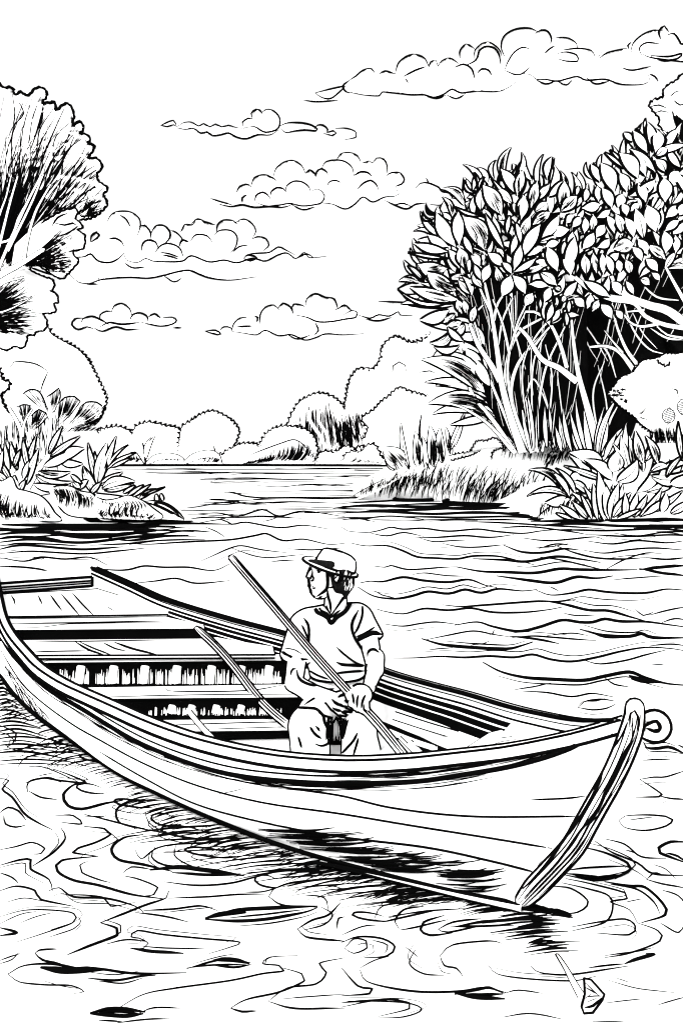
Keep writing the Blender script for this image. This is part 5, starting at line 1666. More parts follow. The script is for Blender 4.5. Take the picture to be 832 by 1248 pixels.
# --- near water on the left and below the boat
for p, w_ in [
    ([(0, 48), (40, 70), (30, 95), (18, 102)], 1.8), ([(15, 98), (40, 110), (80, 100), (130, 95), (200, 100)], 2.2), ([(45, 150), (60, 130), (110, 118), (160, 115), (200, 120)], 2.2), ([(60, 150), (110, 152), (200, 190)], 1.4),
    ([(130, 155), (170, 170), (210, 190), (150, 185), (100, 178), (60, 190)], 2.2), ([(0, 178), (22, 184), (6, 205), (30, 225), (60, 265), (90, 285), (128, 303)], 2.4), ([(215, 190), (180, 195), (155, 220), (165, 245), (200, 255), (260, 240), (300, 232)], 3.2),
    ([(68, 212), (70, 188), (120, 178), (150, 188)], 2.4), ([(70, 208), (100, 225), (140, 230)], 2.0), ([(0, 262), (20, 250), (45, 258), (64, 280)], 2.2), ([(10, 268), (14, 290), (40, 298), (62, 292)], 2.0), ([(135, 268), (180, 270), (200, 290), (150, 285)], 1.8),
    ([(150, 300), (160, 325), (130, 360), (80, 392)], 2.4), ([(205, 270), (250, 272), (260, 268)], 1.6), ([(205, 295), (255, 302), (270, 315), (235, 335), (190, 350), (178, 360), (240, 368)], 2.4), ([(0, 352), (40, 345), (80, 335), (110, 350), (100, 362), (70, 362)], 1.8),
    ([(330, 300), (290, 285), (285, 255), (320, 235), (390, 232)], 2.4), ([(205, 265), (280, 285), (340, 300), (400, 312)], 2.0), ([(355, 258), (362, 285), (400, 310)], 1.4), ([(350, 315), (300, 325), (272, 352), (290, 378), (350, 390), (420, 405)], 3.0),
    ([(330, 352), (345, 375), (380, 350), (440, 335)], 1.8), ([(378, 345), (370, 370), (400, 390), (470, 398)], 2.2), ([(430, 340), (425, 365), (450, 385), (480, 395)], 1.6), ([(460, 350), (480, 330), (530, 315)], 1.8), ([(365, 402), (440, 398), (500, 405), (595, 416)], 4.6), ([(420, 408), (500, 415), (580, 414)], 3.0),
    ([(400, 430), (480, 440), (560, 435), (620, 420), (680, 405)], 2.2), ([(240, 368), (150, 380), (140, 405), (180, 428), (240, 440), (320, 462), (400, 472)], 2.8), ([(215, 380), (195, 390), (200, 408), (240, 425), (270, 432)], 1.8), ([(300, 410), (320, 395), (370, 400)], 1.8),
    ([(300, 415), (340, 425), (385, 445), (375, 462), (345, 465)], 1.8), ([(0, 390), (50, 378), (76, 378), (75, 400), (120, 425), (128, 452)], 2.4), ([(0, 408), (30, 420), (46, 434)], 1.8), ([(0, 452), (40, 442), (85, 452), (100, 474), (180, 490)], 2.2), ([(120, 452), (145, 445), (180, 468), (260, 472), (330, 490), (350, 505)], 2.4),
    ([(150, 460), (250, 468), (270, 490), (330, 480)], 1.6), ([(245, 530), (300, 510), (350, 490), (405, 470), (412, 452)], 2.6), ([(245, 530), (285, 545), (286, 562), (240, 580), (165, 608)], 3.0), ([(0, 515), (60, 500), (130, 500), (180, 508), (178, 530), (110, 555), (40, 577)], 1.6),
    ([(0, 532), (50, 510), (90, 502)], 1.2), ([(15, 480), (60, 470), (110, 478)], 1.2), ([(50, 530), (90, 515), (130, 505)], 1.2), ([(190, 515), (198, 525), (180, 545), (120, 565)], 1.4), ([(0, 542), (42, 556), (0, 562)], 2.8), ([(330, 505), (400, 515), (460, 528)], 2.0), ([(350, 500), (420, 498), (490, 490), (530, 500)], 2.2),
    ([(500, 520), (580, 502), (680, 496), (774, 490)], 4.0), ([(774, 493), (740, 506), (660, 522), (580, 528), (500, 522)], 3.4), ([(500, 520), (545, 512), (600, 506)], 5.0), ([(560, 518), (650, 510), (740, 498)], 2.0), ([(410, 470), (500, 468), (580, 462), (650, 460)], 2.0), ([(590, 455), (640, 455), (690, 440)], 1.6),
    ([(318, 592), (350, 592), (362, 580), (340, 568), (320, 565), (335, 550), (400, 560), (500, 570), (585, 578), (560, 590), (510, 605)], 2.0), ([(318, 592), (370, 602), (448, 605)], 3.4), ([(340, 586), (400, 592), (512, 594)], 1.6), ([(258, 582), (310, 572), (360, 576)], 1.8),
    ([(455, 642), (520, 625), (560, 618), (612, 628)], 2.4), ([(612, 632), (570, 640), (510, 632)], 2.4), ([(520, 622), (570, 624), (608, 630)], 4.6), ([(455, 640), (520, 634), (600, 632)], 2.0), ([(20, 655), (60, 635), (130, 632), (200, 645), (250, 645), (330, 655), (455, 652)], 2.8), ([(20, 655), (50, 675), (110, 682), (175, 684), (205, 698), (180, 702)], 1.8),
    ([(100, 640), (160, 652), (258, 645)], 6.5), ([(86, 604), (95, 598), (140, 594)], 2.2), ([(86, 604), (105, 622), (155, 632)], 2.4), ([(215, 665), (280, 672), (340, 662), (380, 658)], 2.6), ([(240, 672), (300, 678), (350, 664)], 1.6), ([(110, 672), (150, 684), (190, 690)], 1.0), ([(285, 740), (350, 705), (430, 690), (560, 672), (640, 655), (692, 648), (680, 635), (640, 630), (660, 614), (725, 610)], 2.0),
    ([(645, 632), (650, 618), (670, 612)], 1.6), ([(220, 750), (280, 742), (355, 748)], 4.0), ([(350, 752), (310, 760), (250, 756), (220, 752)], 4.0), ([(235, 752), (285, 748), (340, 752)], 3.0), ([(340, 750), (375, 738), (440, 738)], 1.8), ([(562, 738), (600, 718), (680, 700), (742, 672), (735, 655), (690, 640)], 2.2), ([(562, 738), (590, 748), (625, 745)], 2.4),
    ([(655, 720), (700, 690), (770, 680), (795, 652), (778, 630), (840, 615)], 2.0), ([(655, 722), (720, 740), (840, 738)], 2.2), ([(690, 715), (760, 710), (840, 704)], 1.4), ([(725, 545), (760, 525), (800, 512), (830, 480)], 2.4), ([(725, 545), (745, 565), (790, 572), (840, 575)], 2.4), ([(740, 548), (790, 535), (810, 510), (780, 490)], 1.8), ([(820, 545), (825, 520), (840, 515)], 2.0),
    ([(740, 462), (790, 470), (800, 500)], 1.6), ([(655, 466), (665, 450), (700, 436), (760, 428), (840, 420)], 2.4), ([(655, 466), (690, 488), (770, 492)], 2.0), ([(715, 460), (740, 446), (800, 440), (840, 448)], 1.6), ([(0, 622), (50, 605)], 1.6), ([(0, 630), (30, 620), (46, 602)], 1.4), ([(285, 774), (360, 766), (415, 764)], 1.8), ([(400, 505), (520, 492)], 1.2), ([(0, 66), (20, 72), (40, 90)], 1.4)]:
    wl(A0(p), w_)

# --- near water around the bow
for p, w_ in [
    ([(575, 165), (590, 152), (630, 146), (668, 150)], 1.8), ([(575, 165), (610, 172), (645, 168), (668, 156)], 1.8), ([(735, 250), (742, 264), (765, 268), (795, 264), (820, 272), (840, 282)], 3.4), ([(738, 262), (750, 272), (800, 274), (830, 278)], 1.4), ([(733, 294), (800, 292)], 1.6), ([(818, 256), (840, 268)], 2.0),
    ([(726, 340), (780, 378), (772, 384), (715, 384)], 2.0), ([(726, 340), (760, 336), (790, 335), (840, 318)], 1.8), ([(772, 380), (800, 388), (840, 390)], 2.0), ([(675, 440), (690, 430), (740, 428), (790, 432), (806, 440), (790, 455), (740, 466), (690, 458), (675, 440)], 2.0), ([(695, 440), (730, 436), (760, 432)], 1.2),
    ([(845, 494), (800, 495), (772, 510), (775, 522), (840, 545)], 3.2), ([(790, 520), (820, 530), (842, 545)], 2.6), ([(616, 490), (660, 520), (720, 545), (760, 572), (840, 575)], 2.2), ([(640, 485), (690, 500), (730, 530), (790, 533)], 2.0), ([(690, 512), (720, 522)], 1.4), ([(745, 582), (758, 570), (780, 572)], 2.0), ([(742, 584), (780, 596), (840, 606)], 2.0), ([(760, 548), (790, 560), (815, 585)], 1.2),
    ([(585, 505), (640, 520), (695, 545), (704, 560), (680, 576), (620, 588), (545, 574)], 2.8), ([(550, 562), (600, 557), (695, 552)], 2.2), ([(560, 572), (610, 584), (675, 574)], 3.6), ([(545, 570), (590, 576), (640, 580)], 2.4), ([(690, 555), (700, 548)], 1.2), ([(545, 582), (600, 594), (690, 618), (695, 632), (655, 640), (700, 658), (720, 690)], 2.0), ([(700, 560), (690, 570), (665, 584)], 1.2),
    ([(640, 590), (700, 602), (740, 606), (782, 645), (788, 672), (730, 690)], 3.0), ([(655, 596), (720, 610), (760, 640), (775, 668)], 2.2), ([(535, 592), (600, 608), (650, 625), (660, 655), (640, 690), (560, 710)], 2.0), ([(500, 600), (560, 608), (600, 640), (575, 665), (520, 668)], 2.0), ([(690, 640), (730, 632)], 1.2), ([(780, 610), (820, 625), (840, 650)], 1.8), ([(775, 690), (820, 715), (835, 690)], 1.8),
    ([(560, 700), (620, 690), (690, 682), (715, 700), (700, 720), (620, 715)], 2.0), ([(720, 690), (770, 710), (775, 735), (700, 765), (640, 775)], 2.0), ([(690, 790), (740, 774), (764, 768)], 3.6), ([(740, 765), (762, 768), (720, 782)], 2.4), ([(600, 800), (690, 790)], 2.0), ([(460, 795), (485, 812), (560, 817), (700, 795)], 2.0), ([(640, 770), (720, 760), (760, 750)], 1.6),
    ([(240, 770), (270, 745), (360, 735), (390, 740)], 2.0), ([(240, 770), (250, 795), (280, 802), (295, 820)], 2.0), ([(180, 755), (165, 790), (200, 815), (250, 818)], 1.8), ([(155, 748), (187, 774)], 1.2), ([(45, 805), (60, 832), (120, 850), (200, 860), (290, 858), (350, 848), (400, 860)], 2.4), ([(45, 800), (80, 782), (115, 772)], 1.4),
    ([(275, 865), (330, 855), (360, 850), (395, 862)], 3.0), ([(275, 862), (330, 875), (398, 876)], 4.0), ([(290, 866), (340, 868), (392, 864)], 3.4), ([(355, 790), (380, 815), (450, 827), (560, 832), (620, 820)], 1.8), ([(490, 862), (430, 855), (395, 862)], 1.6), ([(0, 800), (40, 845), (75, 852), (68, 864), (0, 868)], 2.2), ([(0, 885), (80, 880), (140, 876)], 2.2), ([(0, 895), (100, 878), (165, 886), (165, 900), (90, 918)], 1.8),
    ([(0, 880), (150, 885), (195, 902), (150, 920), (70, 922)], 1.6), ([(390, 920), (460, 912), (540, 925)], 1.6), ([(650, 830), (720, 850), (810, 860)], 1.2), ([(645, 885), (735, 875)], 1.2), ([(610, 930), (700, 932)], 1.2), ([(770, 890), (840, 870)], 1.4), ([(670, 825), (700, 835)], 1.0), ([(8, 752), (30, 730), (60, 735), (62, 752), (30, 765), (8, 752)], 1.8), ([(35, 745), (60, 738)], 1.0),
    ([(0, 738), (40, 725), (100, 730), (130, 750), (110, 772), (55, 775)], 2.2), ([(75, 732), (112, 745), (105, 765)], 1.6), ([(0, 720), (50, 700), (90, 695)], 1.6), ([(80, 680), (100, 650), (180, 640), (260, 632)], 2.0), ([(82, 682), (100, 688), (150, 678), (230, 660)], 2.2), ([(140, 705), (130, 688), (150, 660), (200, 650)], 2.2), ([(140, 708), (180, 702), (260, 682)], 2.0), ([(250, 672), (200, 690), (192, 708), (215, 722), (270, 715)], 2.6), ([(235, 706), (270, 690), (340, 680)], 2.2), ([(235, 706), (260, 714), (330, 700)], 2.2),
    ([(275, 700), (340, 690), (420, 684), (500, 670)], 3.2), ([(265, 700), (330, 700), (420, 696)], 2.4)]:
    wl(A3(p), w_)
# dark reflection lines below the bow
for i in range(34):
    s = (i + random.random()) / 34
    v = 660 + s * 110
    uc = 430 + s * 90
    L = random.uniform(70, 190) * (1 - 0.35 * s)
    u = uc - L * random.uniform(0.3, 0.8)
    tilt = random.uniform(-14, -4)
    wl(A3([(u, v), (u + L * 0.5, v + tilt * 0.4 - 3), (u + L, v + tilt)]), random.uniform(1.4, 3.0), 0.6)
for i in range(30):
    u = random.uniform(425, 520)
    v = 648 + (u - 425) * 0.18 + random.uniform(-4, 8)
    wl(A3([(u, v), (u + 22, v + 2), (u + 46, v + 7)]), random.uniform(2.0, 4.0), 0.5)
# drawn reflection leaving the hull: dark, curved, running out to the left
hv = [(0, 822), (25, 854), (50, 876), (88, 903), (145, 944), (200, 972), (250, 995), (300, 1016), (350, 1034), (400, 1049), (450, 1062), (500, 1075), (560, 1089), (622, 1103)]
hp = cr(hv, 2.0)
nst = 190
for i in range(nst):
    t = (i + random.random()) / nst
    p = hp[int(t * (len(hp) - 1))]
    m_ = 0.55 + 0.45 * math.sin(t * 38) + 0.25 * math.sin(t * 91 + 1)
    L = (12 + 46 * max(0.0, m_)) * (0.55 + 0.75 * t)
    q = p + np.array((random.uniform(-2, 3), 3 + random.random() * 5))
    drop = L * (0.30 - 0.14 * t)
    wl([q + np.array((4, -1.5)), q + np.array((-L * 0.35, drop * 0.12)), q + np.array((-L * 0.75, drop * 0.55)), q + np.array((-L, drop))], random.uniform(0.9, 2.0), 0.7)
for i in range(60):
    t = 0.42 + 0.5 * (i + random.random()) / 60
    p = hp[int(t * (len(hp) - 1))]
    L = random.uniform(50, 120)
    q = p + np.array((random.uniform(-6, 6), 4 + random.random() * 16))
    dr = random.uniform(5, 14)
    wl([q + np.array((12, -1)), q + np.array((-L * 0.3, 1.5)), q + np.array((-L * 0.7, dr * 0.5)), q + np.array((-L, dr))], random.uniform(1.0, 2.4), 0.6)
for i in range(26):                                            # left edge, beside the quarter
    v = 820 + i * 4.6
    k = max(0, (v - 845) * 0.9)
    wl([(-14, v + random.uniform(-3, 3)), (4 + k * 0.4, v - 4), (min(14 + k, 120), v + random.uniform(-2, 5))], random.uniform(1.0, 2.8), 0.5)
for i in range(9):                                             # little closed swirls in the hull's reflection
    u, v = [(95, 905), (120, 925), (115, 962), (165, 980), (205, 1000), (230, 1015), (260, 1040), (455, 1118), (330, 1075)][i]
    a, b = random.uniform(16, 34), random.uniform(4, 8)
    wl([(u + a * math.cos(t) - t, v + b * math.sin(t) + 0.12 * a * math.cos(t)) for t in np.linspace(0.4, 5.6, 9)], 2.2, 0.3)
# the same ripples carry on beyond both sides of the view
for k in range(420):
    v = 585 + 640 * random.random() ** 1.5
    sc_ = (v - V0) / 300.0
    L = random.uniform(50, 130) * (0.5 + sc_)
    u = random.uniform(-700, -10 - L) if random.random() < 0.5 else random.uniform(842, 1500)
    am = 3.0 + 5.0 * sc_
    wl([(u + L * s, v + random.uniform(-am, am)) for s in np.linspace(0, 1, 5)], random.uniform(1.4, 3.0), 0.4)
water.build('water', kind='structure')
# ================================================================ the man
def surface_nets(fn, lo, hi, h):
    lo, hi = np.array(lo, float), np.array(hi, float)
    n = np.ceil((hi - lo) / h).astype(int) + 1
    field = np.full(n, 1.0)
    ax = [lo[i] + np.arange(n[i]) * h for i in range(3)]

    def sub(blo, bhi):
        i0 = np.clip(np.floor((np.array(blo) - lo) / h).astype(int), 0, n - 1)
        i1 = np.clip(np.ceil((np.array(bhi) - lo) / h).astype(int) + 1, 1, n)
        sl = tuple(slice(i0[k], i1[k]) for k in range(3))
        X, Y, Z_ = np.meshgrid(ax[0][sl[0]], ax[1][sl[1]], ax[2][sl[2]], indexing='ij')
        return sl, X, Y, Z_
    fn(field, sub)
    s = field < 0
    c = np.zeros(np.array(field.shape) - 1, int)
    for dx in (0, 1):
        for dy in (0, 1):
            for dzz in (0, 1):
                c += s[dx:dx + c.shape[0], dy:dy + c.shape[1], dzz:dzz + c.shape[2]]
    act = np.argwhere((c > 0) & (c < 8))
    idx = -np.ones(c.shape, int)
    idx[tuple(act.T)] = np.arange(len(act))
    acc = np.zeros((len(act), 3))
    cnt = np.zeros(len(act))
    corners = [(0, 0, 0), (1, 0, 0), (0, 1, 0), (1, 1, 0), (0, 0, 1), (1, 0, 1), (0, 1, 1), (1, 1, 1)]
    edges = [(a, b) for a in range(8) for b in range(a + 1, 8) if sum(abs(corners[a][k] - corners[b][k]) for k in range(3)) == 1]
    vals = [field[tuple((act + np.array(cn)).T)] for cn in corners]
    for a, b in edges:
        fa, fb = vals[a], vals[b]
        m = (fa < 0) != (fb < 0)
        t = np.where(m, fa / np.where(m, fa - fb, 1), 0)
        p = np.array(corners[a]) + t[:, None] * (np.array(corners[b]) - np.array(corners[a]))
        acc[m] += p[m]
        cnt[m] += 1
    verts = lo + (act + acc / cnt[:, None]) * h
    faces = []
    for d in range(3):
        o1, o2 = (d + 1) % 3, (d + 2) % 3
        sl0 = [slice(None)] * 3
        sl1 = [slice(None)] * 3
        sl0[d], sl1[d] = slice(0, -1), slice(1, None)
        ch = np.argwhere(s[tuple(sl0)] != s[tuple(sl1)])
        for e in ch:
            if e[o1] < 1 or e[o2] < 1 or e[o1] >= c.shape[o1] or e[o2] >= c.shape[o2] or e[d] >= c.shape[d]:
                continue
            q = []
            for a, b in ((-1, -1), (0, -1), (0, 0), (-1, 0)):
                k = e.copy()
                k[o1] += a
                k[o2] += b
                q.append(int(idx[tuple(k)]))
            faces.append(tuple(q) if s[tuple(e)] else tuple(q[::-1]))
    # one pass of smoothing
    for _ in range(2):
        sm = np.zeros_like(verts)
        ct = np.zeros(len(verts))
        F4 = np.array(faces)
        for k in range(4):
            np.add.at(sm, F4[:, k], verts[F4[:, (k + 1) % 4]] + verts[F4[:, (k + 3) % 4]])
            np.add.at(ct, F4[:, k], 2)
        verts = verts * 0.5 + sm / ct[:, None] * 0.5
    return verts, faces


def smin(a, b, k):
    hh = np.clip(0.5 + 0.5 * (b - a) / k, 0, 1)
    return b + (a - b) * hh - k * hh * (1 - hh)


class Sdf:
    def __init__(self):
        self.pr = []

    def cap(self, a, b, ra, rb, k=0.02, clip=None):
        self.pr.append(('cap', np.array(a), np.array(b), ra, rb, k, clip))
        return self

    def ell(self, c, r, k=0.02, rot=None, clip=None):
        self.pr.append(('ell', np.array(c), np.array(r), rot, None, k, clip))
        return self

    def __call__(self, field, sub):
        for p in self.pr:
            if p[0] == 'cap':
                _, a, b, ra, rb, k, clip = p
                m = max(ra, rb) + 0.06
                sl, X, Y, Z_ = sub(np.minimum(a, b) - m, np.maximum(a, b) + m)
                ab = b - a
                t = np.clip(((X - a[0]) * ab[0] + (Y - a[1]) * ab[1] + (Z_ - a[2]) * ab[2]) / (ab @ ab + 1e-12), 0, 1)
                d = np.sqrt((X - a[0] - t * ab[0]) ** 2 + (Y - a[1] - t * ab[1]) ** 2 + (Z_ - a[2] - t * ab[2]) ** 2) - (ra + (rb - ra) * t)
            else:
                _, c, r, rot, _x, k, clip = p
                m = max(r) + 0.06
                sl, X, Y, Z_ = sub(c - m, c + m)
                x, y, z = X - c[0], Y - c[1], Z_ - c[2]
                if rot:
                    ca, sa = math.cos(rot), math.sin(rot)
                    x, z = x * ca + z * sa, -x * sa + z * ca
                q = np.sqrt((x / r[0]) ** 2 + (y / r[1]) ** 2 + (z / r[2]) ** 2)
                g = np.sqrt((x / r[0] ** 2) ** 2 + (y / r[1] ** 2) ** 2 + (z / r[2] ** 2) ** 2) + 1e-9
                d = q * (q - 1) / g
            if clip is not None:
                for pt, nn in clip:
                    d = np.maximum(d, (X - pt[0]) * nn[0] + (Y - pt[1]) * nn[1] + (Z_ - pt[2]) * nn[2])
            field[sl] = smin(field[sl], d, k) if k > 0 else np.minimum(field[sl], d)

    def mesh(self, h):
        lo = np.min([np.minimum(p[1], p[2]) - max(p[3], p[4]) if p[0] == 'cap' else p[1] - p[2].max() for p in self.pr], 0) - 0.03
        hi = np.max([np.maximum(p[1], p[2]) + max(p[3], p[4]) if p[0] == 'cap' else p[1] + p[2].max() for p in self.pr], 0) + 0.03
        return surface_nets(self, lo, hi, h)


PX = 5.0 / F                                            # metres per pixel near the man


def J(u, v, d):
    return tuple(W(u, v, d))


man = thing('person', J(410, 880, 5.0), 'man in a brimmed hat and V neck shirt seated in the boat holding a pole', 'person')

# --- body: one continuous figure (head, neck, trunk, arms with fingers, legs and feet)
b = Sdf()
b.ell(J(404, 699, 5.10), (25 * PX, 0.096, 27 * PX), 0.02)
b.ell(J(391, 708, 5.08), (13 * PX, 0.072, 20 * PX), 0.02)
b.cap(J(392, 712, 5.06), J(386, 723, 5.06), 8 * PX, 5.2 * PX, 0.02)
b.cap(J(405, 708, 5.05), J(392, 722, 5.06), 10 * PX, 6 * PX, 0.02)
b.cap(J(379, 694, 5.05), J(375.5, 704, 5.03), 1.8 * PX, 2.6 * PX, 0.008)
b.cap(J(382, 713, 5.04), J(381, 716, 5.04), 2.4 * PX, 2.4 * PX, 0.008)
b.cap(J(409, 715, 5.11), J(409, 748, 5.12), 12 * PX, 14 * PX, 0.02)
b.ell(J(411.5, 703, 4.985), (4.8 * PX, 3.5 * PX, 7.5 * PX), 0.006, rot=-0.25)
b.cap(J(376, 756, 5.13), J(434, 752, 5.13), 12 * PX, 12 * PX, 0.03)
b.cap(J(408, 770, 5.13), J(410, 830, 5.15), 0.11, 0.10, 0.03)
# arm on the left of the picture, forearm across the lap
b.cap(J(366, 768, 5.08), J(358, 832, 5.0), 12 * PX, 10 * PX, 0.02)
b.cap(J(358, 832, 5.0), J(376, 843, 4.93), 10 * PX, 10 * PX, 0.01)
b.cap(J(376, 843, 4.93), J(404, 850, 4.86), 9.5 * PX, 7 * PX, 0.015)
b.ell(J(411, 856, 4.84), (11 * PX, 0.016, 11.5 * PX), 0.02, rot=0.3)
for i, (a, m_, e) in enumerate([((417, 849), (427, 853), (434, 859)), ((416, 856), (426, 861), (435, 866)), ((414, 862), (424, 868), (433, 871)), ((410, 866), (418, 873), (426, 875))]):
    b.cap(J(*a, 4.83), J(*m_, 4.81), .0105, .0095, 0.006)
    b.cap(J(*m_, 4.81), J(*e, 4.84), .0095, .0075, 0.006)
b.cap(J(407, 848, 4.83), J(420, 843, 4.80), .012, .010, 0.008)
b.cap(J(420, 843, 4.80), J(429, 846, 4.82), .010, .0075, 0.008)
# arm on the right, gripping the pole
b.cap(J(446, 762, 5.10), J(455, 806, 5.02), 11.5 * PX, 9.5 * PX, 0.02)
b.cap(J(458, 801, 5.0), J(457, 816, 4.96), 9.5 * PX, 9.5 * PX, 0.012)
b.cap(J(457, 816, 4.96), J(449, 838, 4.78), 9.0 * PX, 6.5 * PX, 0.012)
b.ell(J(440, 846, 4.64), (13 * PX, 0.017, 11 * PX), 0.02, rot=-0.5)
b.cap(J(449, 838, 4.76), J(443, 844, 4.66), 6.5 * PX, 7 * PX, 0.02)
for a, m_, e in (((429, 850), (427, 858), (431, 862)), ((434, 853), (433, 862), (437, 867)), ((440, 855), (439.5, 865), (443, 869)), ((446, 853), (446.5, 862), (449, 866))):
    b.cap(J(*a, 4.625), J(*m_, 4.615), .0115, .0105, 0.005)
    b.cap(J(*m_, 4.615), J(*e, 4.65), .0105, .0085, 0.005)
b.cap(J(431, 843, 4.63), J(424, 847, 4.63), .013, .011, 0.008)
b.cap(J(424, 847, 4.63), J(425, 855, 4.645), .011, .0085, 0.008)
# legs and feet inside the trousers
for hip, knee, foot in ((J(398, 846, 5.12), J(378, 884, 4.80), (0, 0)), (J(424, 846, 5.12), J(437, 888, 4.82), (0, 0))):
    b.cap(hip, knee, .075, .058, 0.03)
    k_ = np.array(knee)
    an = np.array((k_[0], k_[1] + .04, 0.17))
    b.cap(knee, an, .056, .038, 0.02)
    b.cap(an, an + np.array((-.02, -.10, -.035)), .036, .030, 0.02)
V, Fc = b.mesh(0.0048)
bm_ = MB(M_SKIN)
bm_.add(V, Fc)
bm_.freeze()
bm_.contour(3.8, 12)
P6 = lambda L: C(330, 650, 5.2, L)
P7 = lambda L: C(330, 780, 5.2, L)
# face and ear lines
bm_.ink(P6([(248, 196), (244, 218), (236, 240), (227, 266), (239, 282), (236, 300), (240, 318), (237, 332), (246, 348), (250, 372), (262, 392), (284, 400)]), 2.5, on=bm_, d=5.05, taper=0.15, step=2.5)
for p, w_ in ((P6([(276, 217), (296, 218), (316, 219)]), 2.4), (P6([(284, 228), (294, 222), (308, 222), (320, 230), (318, 240)]), 1.8), (P6([(294, 238), (302, 232), (308, 238), (300, 244)]), 4.0), (P6([(294, 247), (304, 250), (316, 244)]), 1.2),
              (P6([(262, 240), (262, 265), (272, 285), (270, 298), (258, 300), (248, 296)]), 2.0), (P6([(252, 336), (262, 338), (272, 334)]), 1.2), (P6([(252, 346), (268, 350), (286, 344)]), 2.2), (P6([(360, 190), (358, 250), (360, 310), (352, 352), (320, 380), (290, 400)]), 3.0),
              (P6([(380, 240), (400, 222), (425, 225), (440, 255), (435, 290), (415, 320), (390, 342), (362, 345)]), 2.4), (P6([(395, 250), (412, 245), (422, 265), (412, 285)]), 1.4), (P6([(388, 265), (402, 262), (410, 278), (395, 300)]), 1.2), (P6([(400, 240), (420, 245), (428, 270)]), 1.0), (P6([(384, 285), (396, 282), (402, 292)]), 1.2),
              (P6([(358, 355), (362, 400), (375, 445), (380, 500)]), 2.4)):
    bm_.ink(p, w_ * 1.15, on=bm_, taper=0.25, step=2.5)
for p, w_ in ((P7([(125, 225), (128, 200), (140, 182), (160, 182)]), 2.4), (P7([(165, 190), (170, 225), (190, 255), (240, 280), (300, 292), (350, 300)]), 3.4), (P7([(515, 335), (520, 370), (525, 405)]), 2.6), (P7([(556, 345), (545, 380), (545, 430)]), 2.6), (P7([(600, 345), (580, 385), (572, 435)]), 2.6),
              (P7([(385, 375), (420, 405), (490, 425)]), 3.0), (P7([(388, 428), (420, 445), (480, 455), (520, 460)]), 3.0), (P7([(390, 440), (420, 472), (480, 485), (515, 492)]), 2.4), (P7([(425, 358), (455, 345), (480, 340)]), 2.6),
              (P7([(612, 110), (612, 85), (630, 62), (660, 62), (685, 80)]), 3.2)):
    bm_.ink(p, w_, on=bm_, taper=0.3, step=2.5)
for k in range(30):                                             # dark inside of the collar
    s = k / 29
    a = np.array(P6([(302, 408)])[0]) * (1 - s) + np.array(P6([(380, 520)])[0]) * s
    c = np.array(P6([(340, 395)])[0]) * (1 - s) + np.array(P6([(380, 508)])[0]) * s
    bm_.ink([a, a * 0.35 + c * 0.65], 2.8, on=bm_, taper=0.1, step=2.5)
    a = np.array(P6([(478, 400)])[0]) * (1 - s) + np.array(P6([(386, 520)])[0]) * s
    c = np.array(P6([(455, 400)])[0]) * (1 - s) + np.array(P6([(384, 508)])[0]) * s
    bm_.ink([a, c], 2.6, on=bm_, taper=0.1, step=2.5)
bm_.build('body', man)

# --- hair
hs = Sdf()
cl = [(W(400, 690, 5.0), (-1, 0, 0.05))]
hs.ell(J(414, 703, 5.09), (18.5 * PX, 0.109, 21 * PX), 0.0, clip=cl)
hs.cap(J(424, 712, 5.09), J(418, 727, 5.10), 8 * PX, 5 * PX, 0.02)
hs.cap(J(378, 684.5, 5.05), J(404, 688, 5.0), 3.4 * PX, 4.5 * PX, 0.004)  # fringe and brim shadow made as one dark band
hs.cap(J(401, 688, 4.995), J(401.5, 702, 5.005), 2.6 * PX, 1.5 * PX, 0.004)
V, Fc = hs.mesh(0.0062)
M_HAIR = mat('black_hair', (0.003,) * 3, 0.002, 60.0)
hb = MB(M_HAIR)
hb.add(V, Fc)
hb.freeze()
hb.mats.append(M_SKIN)
for i in range(26):
    u = random.uniform(420, 430)
    v = random.uniform(694, 716)
    hb.ink([(u, v), (u - 1, v + 5)], 0.6, on=hb, m=len(hb.mats) - 1, taper=0.5, step=2)
hb.build('hair', man)

# --- hat: lathe tilted on the head
hat = MB(M_CLOTH)
AX = Vector((0.30, -0.10, 0.95)).normalized()
E1 = Vector((1, 0, -0.32)).normalized()
E1 = (E1 - AX * E1.dot(AX)).normalized()
E2 = AX.cross(E1)


def lathe(mb, c, prof, n=40, off=0.0, sy=1.0):
    vs, fs = [], []
    for r, z, sh in prof:
        for k in range(n):
            a = 2 * math.pi * k / n
            vs.append(c + E1 * (r * math.cos(a) + sh) + E2 * (r * math.sin(a) * sy) + AX * z)
    for i in range(len(prof) - 1):
        for k in range(n):
            fs.append((i * n + k, i * n + (k + 1) % n, (i + 1) * n + (k + 1) % n, (i + 1) * n + k))
    fs.append(tuple(range(n))[::-1])
    fs.append(tuple(range((len(prof) - 1) * n, len(prof) * n)))
    mb.add(vs, fs)


c0 = W(409, 689.5, 5.09)
lathe(hat, c0, [(24.5 * PX, -2 * PX, 0), (24.5 * PX, 1 * PX, 0), (23.6 * PX, 6 * PX, 0), (21.5 * PX, 12 * PX, 0), (18 * PX, 15 * PX, -2 * PX), (8 * PX, 16.4 * PX, -2 * PX)], sy=0.92)
hat.contour(4.2)
brim = MB(M_CLOTH)
lathe(brim, c0, [(22 * PX, -1.5 * PX, 0), (30 * PX, -2.0 * PX, -3 * PX), (35.4 * PX, -3.2 * PX, -6 * PX), (35 * PX, -4.2 * PX, -6 * PX), (28 * PX, -3.8 * PX, -3 * PX), (22 * PX, -4.0 * PX, 0)], sy=0.86)
edge = []
for k in range(41):
    a = 2 * math.pi * k / 40
    edge.append(c0 + E1 * (35.6 * PX * math.cos(a) - 6 * PX) + E2 * (35.6 * PX * math.sin(a) * 0.86) + AX * (-3.7 * PX))
